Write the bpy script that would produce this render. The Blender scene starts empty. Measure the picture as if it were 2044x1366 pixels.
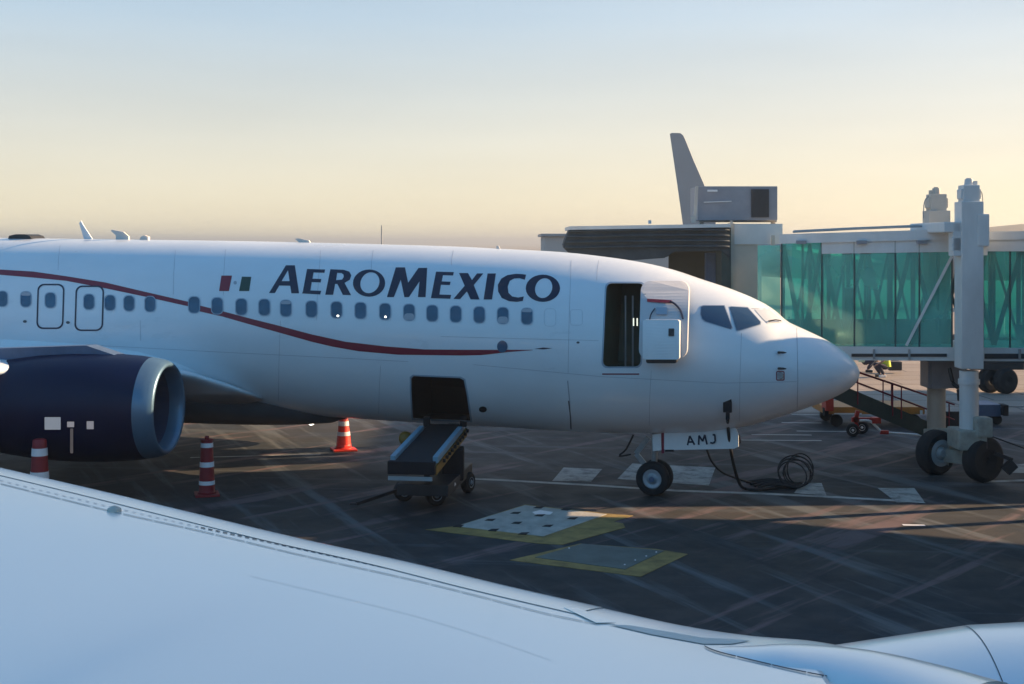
import bpy, bmesh, math, random
from mathutils import Vector, Matrix
from mathutils.bvhtree import BVHTree
from mathutils.geometry import tessellate_polygon
R = math.radians
random.seed(7)
scene = bpy.context.scene
col = scene.collection

# ------------------------------------------------------------------ camera
F, CX, HZ, CAMH = 2600.0, 1022.0, 485.0, 5.1
cam_d = bpy.data.cameras.new('camera'); cam = bpy.data.objects.new('camera', cam_d); col.objects.link(cam)
cam.location = (0, 0, CAMH); cam.rotation_euler = (R(90), 0, 0)
cam_d.sensor_width = 36; cam_d.lens = 36 * F / 2044.0
cam_d.shift_y = -(683 - HZ) / 2044.0
cam_d.clip_start = 0.1; cam_d.clip_end = 20000
scene.camera = cam
scene.render.resolution_x = 1024; scene.render.resolution_y = 684

# ------------------------------------------------------------------ light
SUN_AZ, SUN_EL = 76.0, 21.0            # azimuth from +Y towards +X
world = bpy.data.worlds.new('World'); scene.world = world; world.use_nodes = True
wn = world.node_tree; wn.nodes.clear()
def N(nt, t, **k):
    n = nt.nodes.new(t)
    for a, v in k.items(): setattr(n, a, v)
    return n
out = N(wn, 'ShaderNodeOutputWorld'); bg = N(wn, 'ShaderNodeBackground')
sky = N(wn, 'ShaderNodeTexSky'); sky.sky_type = 'NISHITA'; sky.sun_disc = False
sky.sun_elevation = R(SUN_EL); sky.sun_rotation = R(SUN_AZ)
sky.air_density = 1.0; sky.dust_density = 1.2; sky.ozone_density = 3.0
tc = N(wn, 'ShaderNodeTexCoord'); sp = N(wn, 'ShaderNodeSeparateXYZ')
wn.links.new(tc.outputs['Generated'], sp.inputs[0])
ramp = N(wn, 'ShaderNodeValToRGB')      # low band of dusty morning air
els = ramp.color_ramp.elements
els[0].position = 0.0; els[0].color = (9.8, 8.4, 5.6, 1)
els[1].position = 1.0; els[1].color = (0.35, 1.4, 4.0, 1)
for p, c in ((0.03, (8.7, 7.8, 5.7, 1)), (0.09, (7.0, 7.0, 6.3, 1)), (0.17, (4.7, 5.9, 6.9, 1)), (0.24, (4.0, 5.4, 6.9, 1)), (0.42, (4.3, 5.3, 6.6, 1)), (0.6, (2.6, 3.8, 5.6, 1))):
    e = els.new(p); e.color = c
wn.links.new(sp.outputs['Z'], ramp.inputs[0])
dotp = N(wn, 'ShaderNodeVectorMath', operation='DOT_PRODUCT')
az = R(SUN_AZ - 12)
dotp.inputs[1].default_value = (math.sin(az), math.cos(az), 0.05)
wn.links.new(tc.outputs['Generated'], dotp.inputs[0])
gl = N(wn, 'ShaderNodeMapRange'); gl.inputs[1].default_value = 0.25; gl.inputs[2].default_value = 0.95
gl.inputs[3].default_value = 0.0; gl.inputs[4].default_value = 1.0; gl.interpolation_type = 'SMOOTHSTEP'
wn.links.new(dotp.outputs['Value'], gl.inputs[0])
glow = N(wn, 'ShaderNodeMixRGB', blend_type='ADD'); glow.inputs['Fac'].default_value = 1
gcol = N(wn, 'ShaderNodeMixRGB'); gcol.inputs[1].default_value = (0, 0, 0, 1); gcol.inputs[2].default_value = (1.7, 1.2, 0.7, 1)
wn.links.new(gl.outputs[0], gcol.inputs[0])
wn.links.new(ramp.outputs[0], glow.inputs[1]); wn.links.new(gcol.outputs[0], glow.inputs[2])
cl = N(wn, 'ShaderNodeTexNoise'); cl.inputs['Scale'].default_value = 2.2; cl.inputs['Detail'].default_value = 4
cm = N(wn, 'ShaderNodeMapping'); cm.inputs['Scale'].default_value = (1, 1, 7); cm.inputs['Rotation'].default_value = (0.12, -0.15, 0)
wn.links.new(tc.outputs['Generated'], cm.inputs[0]); wn.links.new(cm.outputs[0], cl.inputs[0])
cr = N(wn, 'ShaderNodeMapRange'); cr.inputs[1].default_value = 0.3; cr.inputs[2].default_value = 0.75; cr.inputs[3].default_value = 0.95; cr.inputs[4].default_value = 1.06
wn.links.new(cl.outputs[0], cr.inputs[0])
cmul = N(wn, 'ShaderNodeVectorMath', operation='SCALE')
mix = N(wn, 'ShaderNodeMixRGB'); mix.inputs[0].default_value = 0.88
# the half of the sky away from the sun is a deeper blue
d2 = N(wn, 'ShaderNodeVectorMath', operation='DOT_PRODUCT'); d2.inputs[1].default_value = (0.5, 0.866, 0)
wn.links.new(tc.outputs['Generated'], d2.inputs[0])
b2r = N(wn, 'ShaderNodeMapRange'); b2r.inputs[1].default_value = 0.08; b2r.inputs[2].default_value = 0.58; b2r.interpolation_type = 'SMOOTHSTEP'
wn.links.new(d2.outputs['Value'], b2r.inputs[0])
blue = N(wn, 'ShaderNodeValToRGB'); be = blue.color_ramp.elements
be[0].position = 0; be[0].color = (0.3, 0.9, 1.8, 1); be[1].position = 1; be[1].color = (0.5, 1.8, 4.2, 1)
q_ = be.new(.16); q_.color = (2.2, 5.2, 8.6, 1); q_ = be.new(.45); q_.color = (1.7, 4.5, 7.6, 1)
wn.links.new(sp.outputs['Z'], blue.inputs[0])
sidemix = N(wn, 'ShaderNodeMixRGB'); wn.links.new(b2r.outputs[0], sidemix.inputs[0]); wn.links.new(blue.outputs[0], sidemix.inputs[1]); wn.links.new(glow.outputs[0], sidemix.inputs[2])
wn.links.new(sky.outputs[0], mix.inputs[1]); wn.links.new(sidemix.outputs[0], mix.inputs[2])
wn.links.new(mix.outputs[0], cmul.inputs[0]); wn.links.new(cr.outputs[0], cmul.inputs['Scale'])
wn.links.new(cmul.outputs[0], bg.inputs[0]); bg.inputs[1].default_value = 0.05
wn.links.new(bg.outputs[0], out.inputs[0])

sun_d = bpy.data.lights.new('sun', 'SUN'); sun = bpy.data.objects.new('sun', sun_d); col.objects.link(sun)
sun_d.energy = 5.0; sun_d.angle = R(0.5); sun_d.color = (1.0, 0.70, 0.42)
sdir = Vector((math.sin(R(SUN_AZ)) * math.cos(R(SUN_EL)), math.cos(R(SUN_AZ)) * math.cos(R(SUN_EL)), math.sin(R(SUN_EL))))
sun.rotation_euler = (-sdir).to_track_quat('-Z', 'Y').to_euler()
sun.location = sdir * 100
vs = scene.view_settings; vs.view_transform = 'Standard'; vs.look = 'None'; vs.gamma = 1; vs.exposure = 1.25
scene.cycles.max_bounces = 8; scene.cycles.transparent_max_bounces = 24

# ------------------------------------------------------------------ helpers
def P(px, py, Y):
    return Vector(((px - CX) / F * Y, Y, CAMH + (HZ - py) / F * Y))
def G(px, py, z=0.0):
    Y = F * (CAMH - z) / (py - HZ)
    return Vector(((px - CX) / F * Y, Y, z))
def ray(px, py):
    return Vector(((px - CX) / F, 1, (HZ - py) / F)).normalized()
CAM = Vector((0, 0, CAMH))

def mat(name, color, rough=0.6, metal=0.0, noise=0.0, nscale=4.0, coat=0.0, bump=0.0, bscale=40.0, spec=0.5, emit=None, estr=0.0, stretch=(1, 1, 1), rvar=0.0, crough=0.05, cior=1.5):
    m = bpy.data.materials.new(name); m.use_nodes = True; nt = m.node_tree
    b = nt.nodes['Principled BSDF']
    b.inputs['Base Color'].default_value = (*color, 1); b.inputs['Roughness'].default_value = rough
    b.inputs['Metallic'].default_value = metal; b.inputs['Coat Weight'].default_value = coat; b.inputs['Coat Roughness'].default_value = crough; b.inputs['Coat IOR'].default_value = cior
    b.inputs['Specular IOR Level'].default_value = spec
    if emit: b.inputs['Emission Color'].default_value = (*emit, 1); b.inputs['Emission Strength'].default_value = estr
    g = N(nt, 'ShaderNodeNewGeometry'); mp = N(nt, 'ShaderNodeMapping'); mp.inputs['Scale'].default_value = stretch
    nt.links.new(g.outputs['Position'], mp.inputs[0])
    if noise > 0 or rvar > 0:
        t = N(nt, 'ShaderNodeTexNoise'); t.inputs['Scale'].default_value = nscale; t.inputs['Detail'].default_value = 6; t.inputs['Roughness'].default_value = 0.62
        nt.links.new(mp.outputs[0], t.inputs[0])
        r = N(nt, 'ShaderNodeMapRange'); r.inputs[1].default_value = 0.25; r.inputs[2].default_value = 0.75
        r.inputs[3].default_value = 1 - noise; r.inputs[4].default_value = 1 + noise * 0.5
        nt.links.new(t.outputs[0], r.inputs[0])
        s = N(nt, 'ShaderNodeVectorMath', operation='SCALE'); s.inputs[0].default_value = color
        nt.links.new(r.outputs[0], s.inputs['Scale']); nt.links.new(s.outputs[0], b.inputs['Base Color'])
        r2 = N(nt, 'ShaderNodeMapRange'); r2.inputs[1].default_value = 0.3; r2.inputs[2].default_value = 0.7
        r2.inputs[3].default_value = max(0.02, rough - rvar); r2.inputs[4].default_value = min(1, rough + rvar)
        nt.links.new(t.outputs[0], r2.inputs[0]); nt.links.new(r2.outputs[0], b.inputs['Roughness'])
    if bump > 0:
        t2 = N(nt, 'ShaderNodeTexNoise'); t2.inputs['Scale'].default_value = bscale; t2.inputs['Detail'].default_value = 4
        nt.links.new(mp.outputs[0], t2.inputs[0])
        bp = N(nt, 'ShaderNodeBump'); bp.inputs['Strength'].default_value = bump; bp.inputs['Distance'].default_value = 0.02
        nt.links.new(t2.outputs[0], bp.inputs['Height']); nt.links.new(bp.outputs[0], b.inputs['Normal'])
    return m

M = {}
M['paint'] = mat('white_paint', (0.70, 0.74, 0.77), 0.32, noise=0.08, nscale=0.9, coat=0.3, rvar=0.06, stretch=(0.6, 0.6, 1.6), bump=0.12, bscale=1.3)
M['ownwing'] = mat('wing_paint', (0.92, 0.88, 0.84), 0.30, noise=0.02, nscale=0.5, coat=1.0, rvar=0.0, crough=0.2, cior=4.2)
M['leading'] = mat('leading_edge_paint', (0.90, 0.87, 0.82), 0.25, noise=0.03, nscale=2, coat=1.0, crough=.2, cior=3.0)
M['greyseal'] = mat('grey_sealant', (0.66, 0.62, 0.57), 0.7, noise=0.1, nscale=5)
M['seam'] = mat('dark_seam', (0.10, 0.10, 0.11), 0.8)
M['softseam'] = mat('soft_seam', (0.36, 0.38, 0.42), 0.7)
M['navy'] = mat('navy_paint', (0.001, 0.006, 0.036), 0.42, noise=0.15, nscale=2, spec=0.25)
M['letter'] = mat('navy_letter', (0.007, 0.014, 0.042), 0.4)
M['stripe'] = mat('red_stripe', (0.20, 0.006, 0.028), 0.4)
M['flagred'] = mat('flag_red', (0.22, 0.012, 0.03), 0.4)
M['flaggreen'] = mat('flag_green', (0.012, 0.05, 0.035), 0.4)
M['silver'] = mat('polished_metal', (0.10, 0.19, 0.28), 0.36, metal=0.4, noise=0.1)
M['glasswin'] = mat('cabin_pane', (0.035, 0.11, 0.19), 0.12, noise=0.35, nscale=3.0)
M['winframe'] = mat('window_rim', (0.30, 0.37, 0.45), 0.4)
M['cockpit'] = mat('cockpit_glass', (0.03, 0.07, 0.13), 0.06, coat=0.6)
M['windshield'] = mat('windshield_glass', (0.55, 0.58, 0.60), 0.1, coat=0.5)  # pale base colour paints in the sky reflected by the front pane
M['plug'] = mat('plug_outline', (0.52, 0.56, 0.60), .4)
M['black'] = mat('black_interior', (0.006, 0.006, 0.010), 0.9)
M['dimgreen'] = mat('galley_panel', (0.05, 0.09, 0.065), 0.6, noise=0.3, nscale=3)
M['rubber'] = mat('tyre_rubber', (0.016, 0.016, 0.018), 0.85, noise=0.2, nscale=10)
M['hub'] = mat('wheel_hub', (0.34, 0.38, 0.42), 0.4, metal=0.3, noise=0.15)
M['gearmetal'] = mat('gear_metal', (0.30, 0.32, 0.33), 0.45, metal=0.5, noise=0.2, nscale=12)
M['darkmetal'] = mat('dark_metal', (0.022, 0.024, 0.028), 0.55, noise=0.3, nscale=8)
M['greymetal'] = mat('grey_metal', (0.30, 0.32, 0.33), 0.5, noise=0.15, nscale=3)
M['bridgegrey'] = mat('bridge_grey_paint', (0.60, 0.62, 0.62), 0.5, noise=0.15, nscale=2.0, stretch=(1, 1, .4))
M['bridgebeige'] = mat('bridge_beige_paint', (0.50, 0.46, 0.40), 0.55, noise=0.12, nscale=2.5)
M['canopy'] = mat('canopy_fabric', (0.05, 0.065, 0.075), 0.85, noise=0.35, nscale=3, bump=0.4, bscale=6)
M['acbox'] = mat('ac_box_paint', (0.25, 0.26, 0.29), 0.5, noise=0.15, nscale=4)
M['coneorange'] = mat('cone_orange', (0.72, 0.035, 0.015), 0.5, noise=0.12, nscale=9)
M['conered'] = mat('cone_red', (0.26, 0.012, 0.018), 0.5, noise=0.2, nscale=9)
M['conewhite'] = mat('cone_band', (0.75, 0.74, 0.75), 0.4, noise=0.08, nscale=9)
M['red'] = mat('red_paint', (0.48, 0.03, 0.02), 0.5, noise=0.25, nscale=8)
M['orange'] = mat('orange_paint', (0.50, 0.19, 0.03), 0.55, noise=0.25, nscale=5)
M['yellow'] = mat('yellow_paint', (0.24, 0.13, 0.015), 0.55, noise=0.3, nscale=6)
M['bluepaint'] = mat('blue_paint', (0.08, 0.13, 0.22), 0.5, noise=0.2, nscale=5)
M['rail'] = mat('rail_blue', (0.20, 0.33, 0.42), 0.4, noise=0.15, nscale=4)
M['belt'] = mat('belt_rubber', (0.006, 0.006, 0.010), 0.8, noise=0.3, nscale=6)
M['white'] = mat('white_part', (0.72, 0.72, 0.72), 0.45, noise=0.06)
M['truss'] = mat('truss_steel', (0.05, 0.10, 0.10), 0.6, noise=0.15, nscale=5)
M['stairs'] = mat('stair_green', (0.03, 0.055, 0.05), 0.6, noise=0.25, nscale=5)
M['cable'] = mat('cable_black', (0.01, 0.01, 0.012), 0.6)
M['skin'] = mat('skin', (0.35, 0.18, 0.11), 0.6)
M['hair'] = mat('hair', (0.015, 0.01, 0.008), 0.7)
M['vest'] = mat('vest_yellow', (0.55, 0.68, 0.05), 0.7, noise=0.15, nscale=8)
M['trousers'] = mat('trousers_navy', (0.018, 0.02, 0.045), 0.8, noise=0.2, nscale=8)
M['building'] = mat('building_wall', (0.42, 0.42, 0.40), 0.8, noise=0.1, nscale=0.3)
M['bwindow'] = mat('building_glass', (0.04, 0.07, 0.08), 0.15)
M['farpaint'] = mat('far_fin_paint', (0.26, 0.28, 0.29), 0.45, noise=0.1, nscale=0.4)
M['duct'] = mat('duct_lining', (0.03, 0.05, 0.10), 0.4)
M['lamp'] = mat('lit_lamp', (0.9, 0.9, 0.85), 0.3, emit=(1, 0.93, 0.78), estr=2.0)  # glow for imitated sun glints and the bright belly spot
M['cabinlamp'] = mat('cabin_lamp', (0.9, 0.9, 0.8), 0.3, emit=(0.95, 1, 0.8), estr=0.45)
M['hill'] = mat('hill_earth', (0.05, 0.05, 0.055), 0.95, noise=0.3, nscale=0.05)
M['hatchplate'] = mat('hatch_plate', (0.42, 0.41, 0.37), 0.7, noise=0.45, nscale=2.6, stretch=(1, .6, 1))
M['hatchteal'] = mat('hatch_steel', (0.10, 0.13, 0.12), 0.55, noise=0.4, nscale=3)
M['yellowline'] = mat('worn_yellow_paint', (0.30, 0.205, 0.06), 0.7, noise=0.6, nscale=3.2)

def worn(name, color, cover=0.5, scale=3.0, under=(0.07, 0.075, 0.075)):
    m = bpy.data.materials.new(name); m.use_nodes = True; nt = m.node_tree; b = nt.nodes['Principled BSDF']
    b.inputs['Roughness'].default_value = 0.75
    g = N(nt, 'ShaderNodeNewGeometry'); t = N(nt, 'ShaderNodeTexNoise'); t.inputs['Scale'].default_value = scale; t.inputs['Detail'].default_value = 8; t.inputs['Roughness'].default_value = 0.7
    nt.links.new(g.outputs['Position'], t.inputs[0])
    r = N(nt, 'ShaderNodeMapRange'); r.inputs[1].default_value = cover - 0.12; r.inputs[2].default_value = cover + 0.12
    nt.links.new(t.outputs[0], r.inputs[0])
    mx = N(nt, 'ShaderNodeMixRGB'); mx.inputs[1].default_value = (*color, 1); mx.inputs[2].default_value = (*under, 1)
    nt.links.new(r.outputs[0], mx.inputs[0]); nt.links.new(mx.outputs[0], b.inputs['Base Color'])
    return m
M['wornwhite'] = worn('worn_white_marking', (0.40, 0.40, 0.37), 0.56, 2.6)
M['lineworn'] = worn('worn_line', (0.46, 0.46, 0.43), 0.6, 1.2)

def tint_glass(name, color, gloss=0.12):
    m = bpy.data.materials.new(name); m.use_nodes = True; nt = m.node_tree; nt.nodes.clear()
    o = N(nt, 'ShaderNodeOutputMaterial'); tr = N(nt, 'ShaderNodeBsdfTransparent'); tr.inputs[0].default_value = (*color, 1)
    df = N(nt, 'ShaderNodeBsdfDiffuse'); df.inputs[0].default_value = (0.34, 0.92, 0.80, 1)
    g = N(nt, 'ShaderNodeBsdfGlossy'); g.inputs['Roughness'].default_value = 0.08; g.inputs[0].default_value = (0.7, 0.9, 0.85, 1)
    pos = N(nt, 'ShaderNodeNewGeometry'); t = N(nt, 'ShaderNodeTexNoise'); t.inputs['Scale'].default_value = 0.9; t.inputs['Detail'].default_value = 5
    nt.links.new(pos.outputs['Position'], t.inputs[0])
    r = N(nt, 'ShaderNodeMapRange'); r.inputs[1].default_value = 0.35; r.inputs[2].default_value = 0.7; r.inputs[3].default_value = 0.16; r.inputs[4].default_value = 0.32
    nt.links.new(t.outputs[0], r.inputs[0])
    a = N(nt, 'ShaderNodeMixShader'); nt.links.new(r.outputs[0], a.inputs[0])
    nt.links.new(tr.outputs[0], a.inputs[1]); nt.links.new(df.outputs[0], a.inputs[2])
    fr = N(nt, 'ShaderNodeFresnel'); fr.inputs[0].default_value = 1.5
    b = N(nt, 'ShaderNodeMixShader'); nt.links.new(fr.outputs[0], b.inputs[0])
    nt.links.new(a.outputs[0], b.inputs[1]); nt.links.new(g.outputs[0], b.inputs[2])
    nt.links.new(b.outputs[0], o.inputs[0]); return m
M['greenglass'] = tint_glass('green_tinted_glass', (0.46, 0.96, 0.90))
M['paleglass'] = tint_glass('pale_tinted_glass', (0.62, 0.92, 0.85))

def make(name, bm, material, parent=None, smooth=False, label=None, cat=None, group=None, kind=None, normals=True):
    if normals: bmesh.ops.recalc_face_normals(bm, faces=bm.faces)
    me = bpy.data.meshes.new(name); bm.to_mesh(me); bm.free()
    mats = material if isinstance(material, (list, tuple)) else [material]
    for m in mats: me.materials.append(m)
    if smooth:
        for p in me.polygons: p.use_smooth = True
    o = bpy.data.objects.new(name, me); col.objects.link(o)
    if parent is not None:
        o.parent = parent; o.matrix_parent_inverse = parent.matrix_world.inverted() if not parent.parent else (parent.matrix_world.inverted())
    tag(o, label, cat, group, kind)
    return o
def tag(o, label=None, cat=None, group=None, kind=None):
    if label: o['label'] = label
    if cat: o['category'] = cat
    if group: o['group'] = group
    if kind: o['kind'] = kind
    return o
def empty(name, loc, label, cat, group=None):
    o = bpy.data.objects.new(name, None); col.objects.link(o); o.location = loc; o.empty_display_size = 0.3
    o.matrix_world = Matrix.Translation(loc)
    return tag(o, label, cat, group)

def box(bm, c, size, rot=None, bevel=0.0):
    r = bmesh.ops.create_cube(bm, size=1.0); vs_ = r['verts']
    m = Matrix.Translation(Vector(c)) @ (rot.to_4x4() if rot else Matrix.Identity(4)) @ Matrix.Diagonal((*size, 1))
    bmesh.ops.transform(bm, matrix=m, verts=vs_)
    if bevel > 0:
        es = list({e for v in vs_ for e in v.link_edges})
        bmesh.ops.bevel(bm, geom=es, offset=bevel, segments=2, affect='EDGES', profile=0.7)
def bar(bm, a, b, w, h=None, up=Vector((0, 0, 1)), bevel=0.0):
    a = Vector(a); b = Vector(b); h = h or w; d = b - a; L = d.length; x = d.normalized()
    y = up.cross(x)
    if y.length < 1e-4: y = Vector((0, 1, 0)).cross(x)
    y.normalize(); z = x.cross(y)
    rot = Matrix((x, y, z)).transposed()
    box(bm, (a + b) / 2, (L, w, h), rot, bevel)
def cyl(bm, a, b, r0, r1=None, n=20, cap=True):
    a = Vector(a); b = Vector(b); r1 = r0 if r1 is None else r1
    lathe(bm, a, b - a, [(0, r0), ((b - a).length, r1)], n, cap)
def lathe(bm, origin, axis, prof, n=32, cap=True, squash=None):
    x = Vector(axis).normalized(); up = Vector((0, 0, 1))
    if abs(x.dot(up)) > 0.95: up = Vector((0, 1, 0))
    y = up.cross(x).normalized(); z = x.cross(y)
    rings = []
    for (t, r) in prof:
        rings.append([bm.verts.new(Vector(origin) + x * t + (y * math.cos(2 * math.pi * k / n) + z * math.sin(2 * math.pi * k / n) * (squash(t) if squash else 1)) * max(r, 1e-4)) for k in range(n)])
    for i in range(len(rings) - 1):
        for k in range(n):
            bm.faces.new((rings[i][k], rings[i][(k + 1) % n], rings[i + 1][(k + 1) % n], rings[i + 1][k]))
    if cap:
        bm.faces.new(rings[0][::-1]); bm.faces.new(rings[-1])
def smooth_pts(pts, n=8):
    pts = [Vector(p) for p in pts]; res = []
    for i in range(len(pts) - 1):
        p0 = pts[max(i - 1, 0)]; p1 = pts[i]; p2 = pts[i + 1]; p3 = pts[min(i + 2, len(pts) - 1)]
        for k in range(n):
            t = k / n
            res.append(0.5 * ((2 * p1) + (p2 - p0) * t + (2 * p0 - 5 * p1 + 4 * p2 - p3) * t * t + (3 * p1 - p0 - 3 * p2 + p3) * t ** 3))
    res.append(pts[-1]); return res
def tube(bm, pts, r, n=8, sm=0):
    pts = smooth_pts(pts, sm) if sm else [Vector(p) for p in pts]
    rings = []
    for i, p in enumerate(pts):
        d = (pts[min(i + 1, len(pts) - 1)] - pts[max(i - 1, 0)]).normalized()
        up = Vector((0, 0, 1)) if abs(d.z) < 0.9 else Vector((0, 1, 0))
        y = up.cross(d).normalized(); z = d.cross(y)
        rings.append([bm.verts.new(p + (y * math.cos(2 * math.pi * k / n) + z * math.sin(2 * math.pi * k / n)) * r) for k in range(n)])
    for i in range(len(rings) - 1):
        for k in range(n):
            bm.faces.new((rings[i][k], rings[i][(k + 1) % n], rings[i + 1][(k + 1) % n], rings[i + 1][k]))
    bm.faces.new(rings[0][::-1]); bm.faces.new(rings[-1])
def prism(bm, pts, d):
    """polygon of 3D points extruded by vector d"""
    a = [bm.verts.new(Vector(p)) for p in pts]; b = [bm.verts.new(Vector(p) + Vector(d)) for p in pts]
    bm.faces.new(a[::-1]); bm.faces.new(b)
    for i in range(len(a)):
        j = (i + 1) % len(a); bm.faces.new((a[i], a[j], b[j], b[i]))
def BM(): return bmesh.new()
def interp(tab, x):
    if x <= tab[0][0]: return tab[0][1]
    for (a, fa), (b, fb) in zip(tab, tab[1:]):
        if x <= b: return fa + (fb - fa) * (x - a) / (b - a)
    return tab[-1][1]
def herm(tab, x):
    """monotone-ish cubic interpolation"""
    if x <= tab[0][0]: return tab[0][1]
    if x >= tab[-1][0]: return tab[-1][1]
    for i in range(len(tab) - 1):
        if x <= tab[i + 1][0]:
            x0, y0 = tab[i]; x1, y1 = tab[i + 1]; h = x1 - x0; s = (y1 - y0) / h
            def sl(k):
                if k <= 0 or k >= len(tab) - 1: return (tab[min(k + 1, len(tab) - 1)][1] - tab[max(k - 1, 0)][1]) / (tab[min(k + 1, len(tab) - 1)][0] - tab[max(k - 1, 0)][0])
                a = (tab[k][1] - tab[k - 1][1]) / (tab[k][0] - tab[k - 1][0]); b = (tab[k + 1][1] - tab[k][1]) / (tab[k + 1][0] - tab[k][0])
                return 0 if a * b <= 0 else 2 * a * b / (a + b)
            m0, m1 = sl(i), sl(i + 1); t = (x - x0) / h
            return (2*t**3-3*t*t+1)*y0 + (t**3-2*t*t+t)*h*m0 + (-2*t**3+3*t*t)*y1 + (t**3-t*t)*h*m1

# ------------------------------------------------------------------ ground, hills
def ground_mat():
    m = bpy.data.materials.new('apron_asphalt'); m.use_nodes = True; nt = m.node_tree; b = nt.nodes['Principled BSDF']
    L = nt.links.new; g = N(nt, 'ShaderNodeNewGeometry')
    def noise(scale, rot, st, det=6, rough=0.6):
        mp = N(nt, 'ShaderNodeMapping'); mp.inputs['Rotation'].default_value = (0, 0, rot); mp.inputs['Scale'].default_value = (1 / st[0], 1 / st[1], 1)
        mp.vector_type = 'TEXTURE'
        L(g.outputs['Position'], mp.inputs[0]); t = N(nt, 'ShaderNodeTexNoise'); t.inputs['Scale'].default_value = scale
        t.inputs['Detail'].default_value = det; t.inputs['Roughness'].default_value = rough; L(mp.outputs[0], t.inputs[0]); return t.outputs[0]
    def rng(v, a, b_, c, d):
        r = N(nt, 'ShaderNodeMapRange'); r.inputs[1].default_value = a; r.inputs[2].default_value = b_; r.inputs[3].default_value = c; r.inputs[4].default_value = d
        L(v, r.inputs[0]); return r.outputs[0]
    def mixc(f, a, c):
        x = N(nt, 'ShaderNodeMixRGB'); L(f, x.inputs[0])
        for i, v in ((1, a), (2, c)):
            if isinstance(v, tuple): x.inputs[i].default_value = (*v, 1)
            else: L(v, x.inputs[i])
        return x.outputs[0]
    patches = rng(noise(0.12, 0.3, (1, 1)), 0.42, 0.6, 0, 1)
    c = mixc(patches, (0.016, 0.025, 0.034), (0.056, 0.041, 0.030))
    fine = rng(noise(9, 0, (1, 1), 8, 0.75), 0.35, 0.7, 0, 1)
    c = mixc(fine, c, (0.030, 0.032, 0.034))
    s1 = rng(noise(0.8, R(-66), (0.13, 2.0), 5), 0.54, 0.64, 0, 0.85)     # swept tracks running toward the lower right
    c = mixc(s1, c, (0.11, 0.12, 0.125))
    s2 = rng(noise(0.7, R(48), (0.16, 1.9), 5), 0.55, 0.62, 0, 0.85)
    c = mixc(s2, c, (0.15, 0.10, 0.10))
    s3 = rng(noise(0.9, R(-6), (0.12, 1.7), 5), 0.57, 0.68, 0, 0.7)
    c = mixc(s3, c, (0.085, 0.095, 0.105))
    s4 = rng(noise(0.6, R(-60), (0.12, 2.2), 5), 0.55, 0.66, 0, 0.8)      # dark rubber marks
    c = mixc(s4, c, (0.02, 0.02, 0.021))
    # concrete slabs beyond the stand, painted paler for their sunlit look (y > 42)
    sx = N(nt, 'ShaderNodeSeparateXYZ'); L(g.outputs['Position'], sx.inputs[0])
    far = rng(sx.outputs['Y'], 38.5, 39.5, 0, 1)
    slab = N(nt, 'ShaderNodeTexBrick'); slab.inputs['Scale'].default_value = 0.16; slab.inputs['Mortar Size'].default_value = 0.008
    slab.inputs['Color1'].default_value = (0.27, 0.225, 0.19, 1); slab.inputs['Color2'].default_value = (0.31, 0.26, 0.22, 1); slab.inputs['Mortar'].default_value = (0.12, 0.1, 0.09, 1)
    L(g.outputs['Position'], slab.inputs[0])
    stain = rng(noise(0.25, 0.1, (0.3, 1.4), 6), 0.4, 0.7, 0, 0.5)
    conc = mixc(stain, slab.outputs[0], (0.17, 0.13, 0.105))
    c = mixc(far, c, conc)
    L(c, b.inputs['Base Color']); L(rng(noise(1.2, 0, (1, 1)), 0.3, 0.7, 0.62, 0.9), b.inputs['Roughness'])
    b.inputs['Specular IOR Level'].default_value = 0.35
    bp = N(nt, 'ShaderNodeBump'); bp.inputs['Strength'].default_value = 0.35; bp.inputs['Distance'].default_value = 0.01
    L(noise(30, 0, (1, 1), 4), bp.inputs['Height']); L(bp.outputs[0], b.inputs['Normal'])
    return m
bm = BM()
v = [bm.verts.new(p) for p in ((-9000, -3000, 0), (9000, -3000, 0), (9000, 12000, 0), (-9000, 12000, 0))]; bm.faces.new(v)
ground = make('ground', bm, ground_mat(), kind='structure')
bm = BM(); n = 120; prev = None
for i in range(n + 1):
    x = 120 + 420 * i / n; h = 9.4 + 4.3 * min(1, max(0, (x - 222) / 12)) + .35 * math.sin(x * .21) + .3 * math.sin(x * .53 + 1)
    h *= min(1, max(.05, (x - 120) / 40)) * min(1, (545 - x) / 60)
    a = bm.verts.new((x, 590, -.2)); c = bm.verts.new((x, 610, h)); c2 = bm.verts.new((x, 660, h * .92)); d = bm.verts.new((x, 700, -.2))
    if prev:
        for q in range(3): bm.faces.new((prev[q], (a, c, c2, d)[q], (a, c, c2, d)[q + 1], prev[q + 1]))
    prev = (a, c, c2, d)
make('hills', bm, M['hill'], smooth=True, kind='structure')

# ------------------------------------------------------------------ airliner
TH = R(19.4); c_, s_ = math.cos(TH), math.sin(TH)
DN = 25.1; NOSE = Vector(((1716 - CX) / F * DN, DN, 0))
AFT = Vector((-c_, s_, 0)); STB = Vector((-s_, -c_, 0))      # aft and starboard (toward the viewer)
def A(u, v, z): return NOSE + AFT * u + STB * v + Vector((0, 0, z))
TOP = [(-2600,430),(-1200,452),(-400,466),(0,475),(450,481),(600,484),(760,488),(900,492),(1000,497),(1120,503.5),(1200,512),(1280,524),(1340,538),(1400,558),(1460,578),(1520,604),(1545,620),(1570,642),(1600,656),(1650,680),(1690,707),(1710,729),(1717,745)]
BOT = [(-2600,610),(-1200,711),(-400,762),(0,787),(600,826),(700,833),(820,841),(935,848),(1000,851),(1100,857),(1200,862),(1300,864),(1400,862),(1450,857.5),(1500,848.5),(1550,834),(1600,818),(1650,800),(1690,780),(1710,763),(1717,745)]
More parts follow.
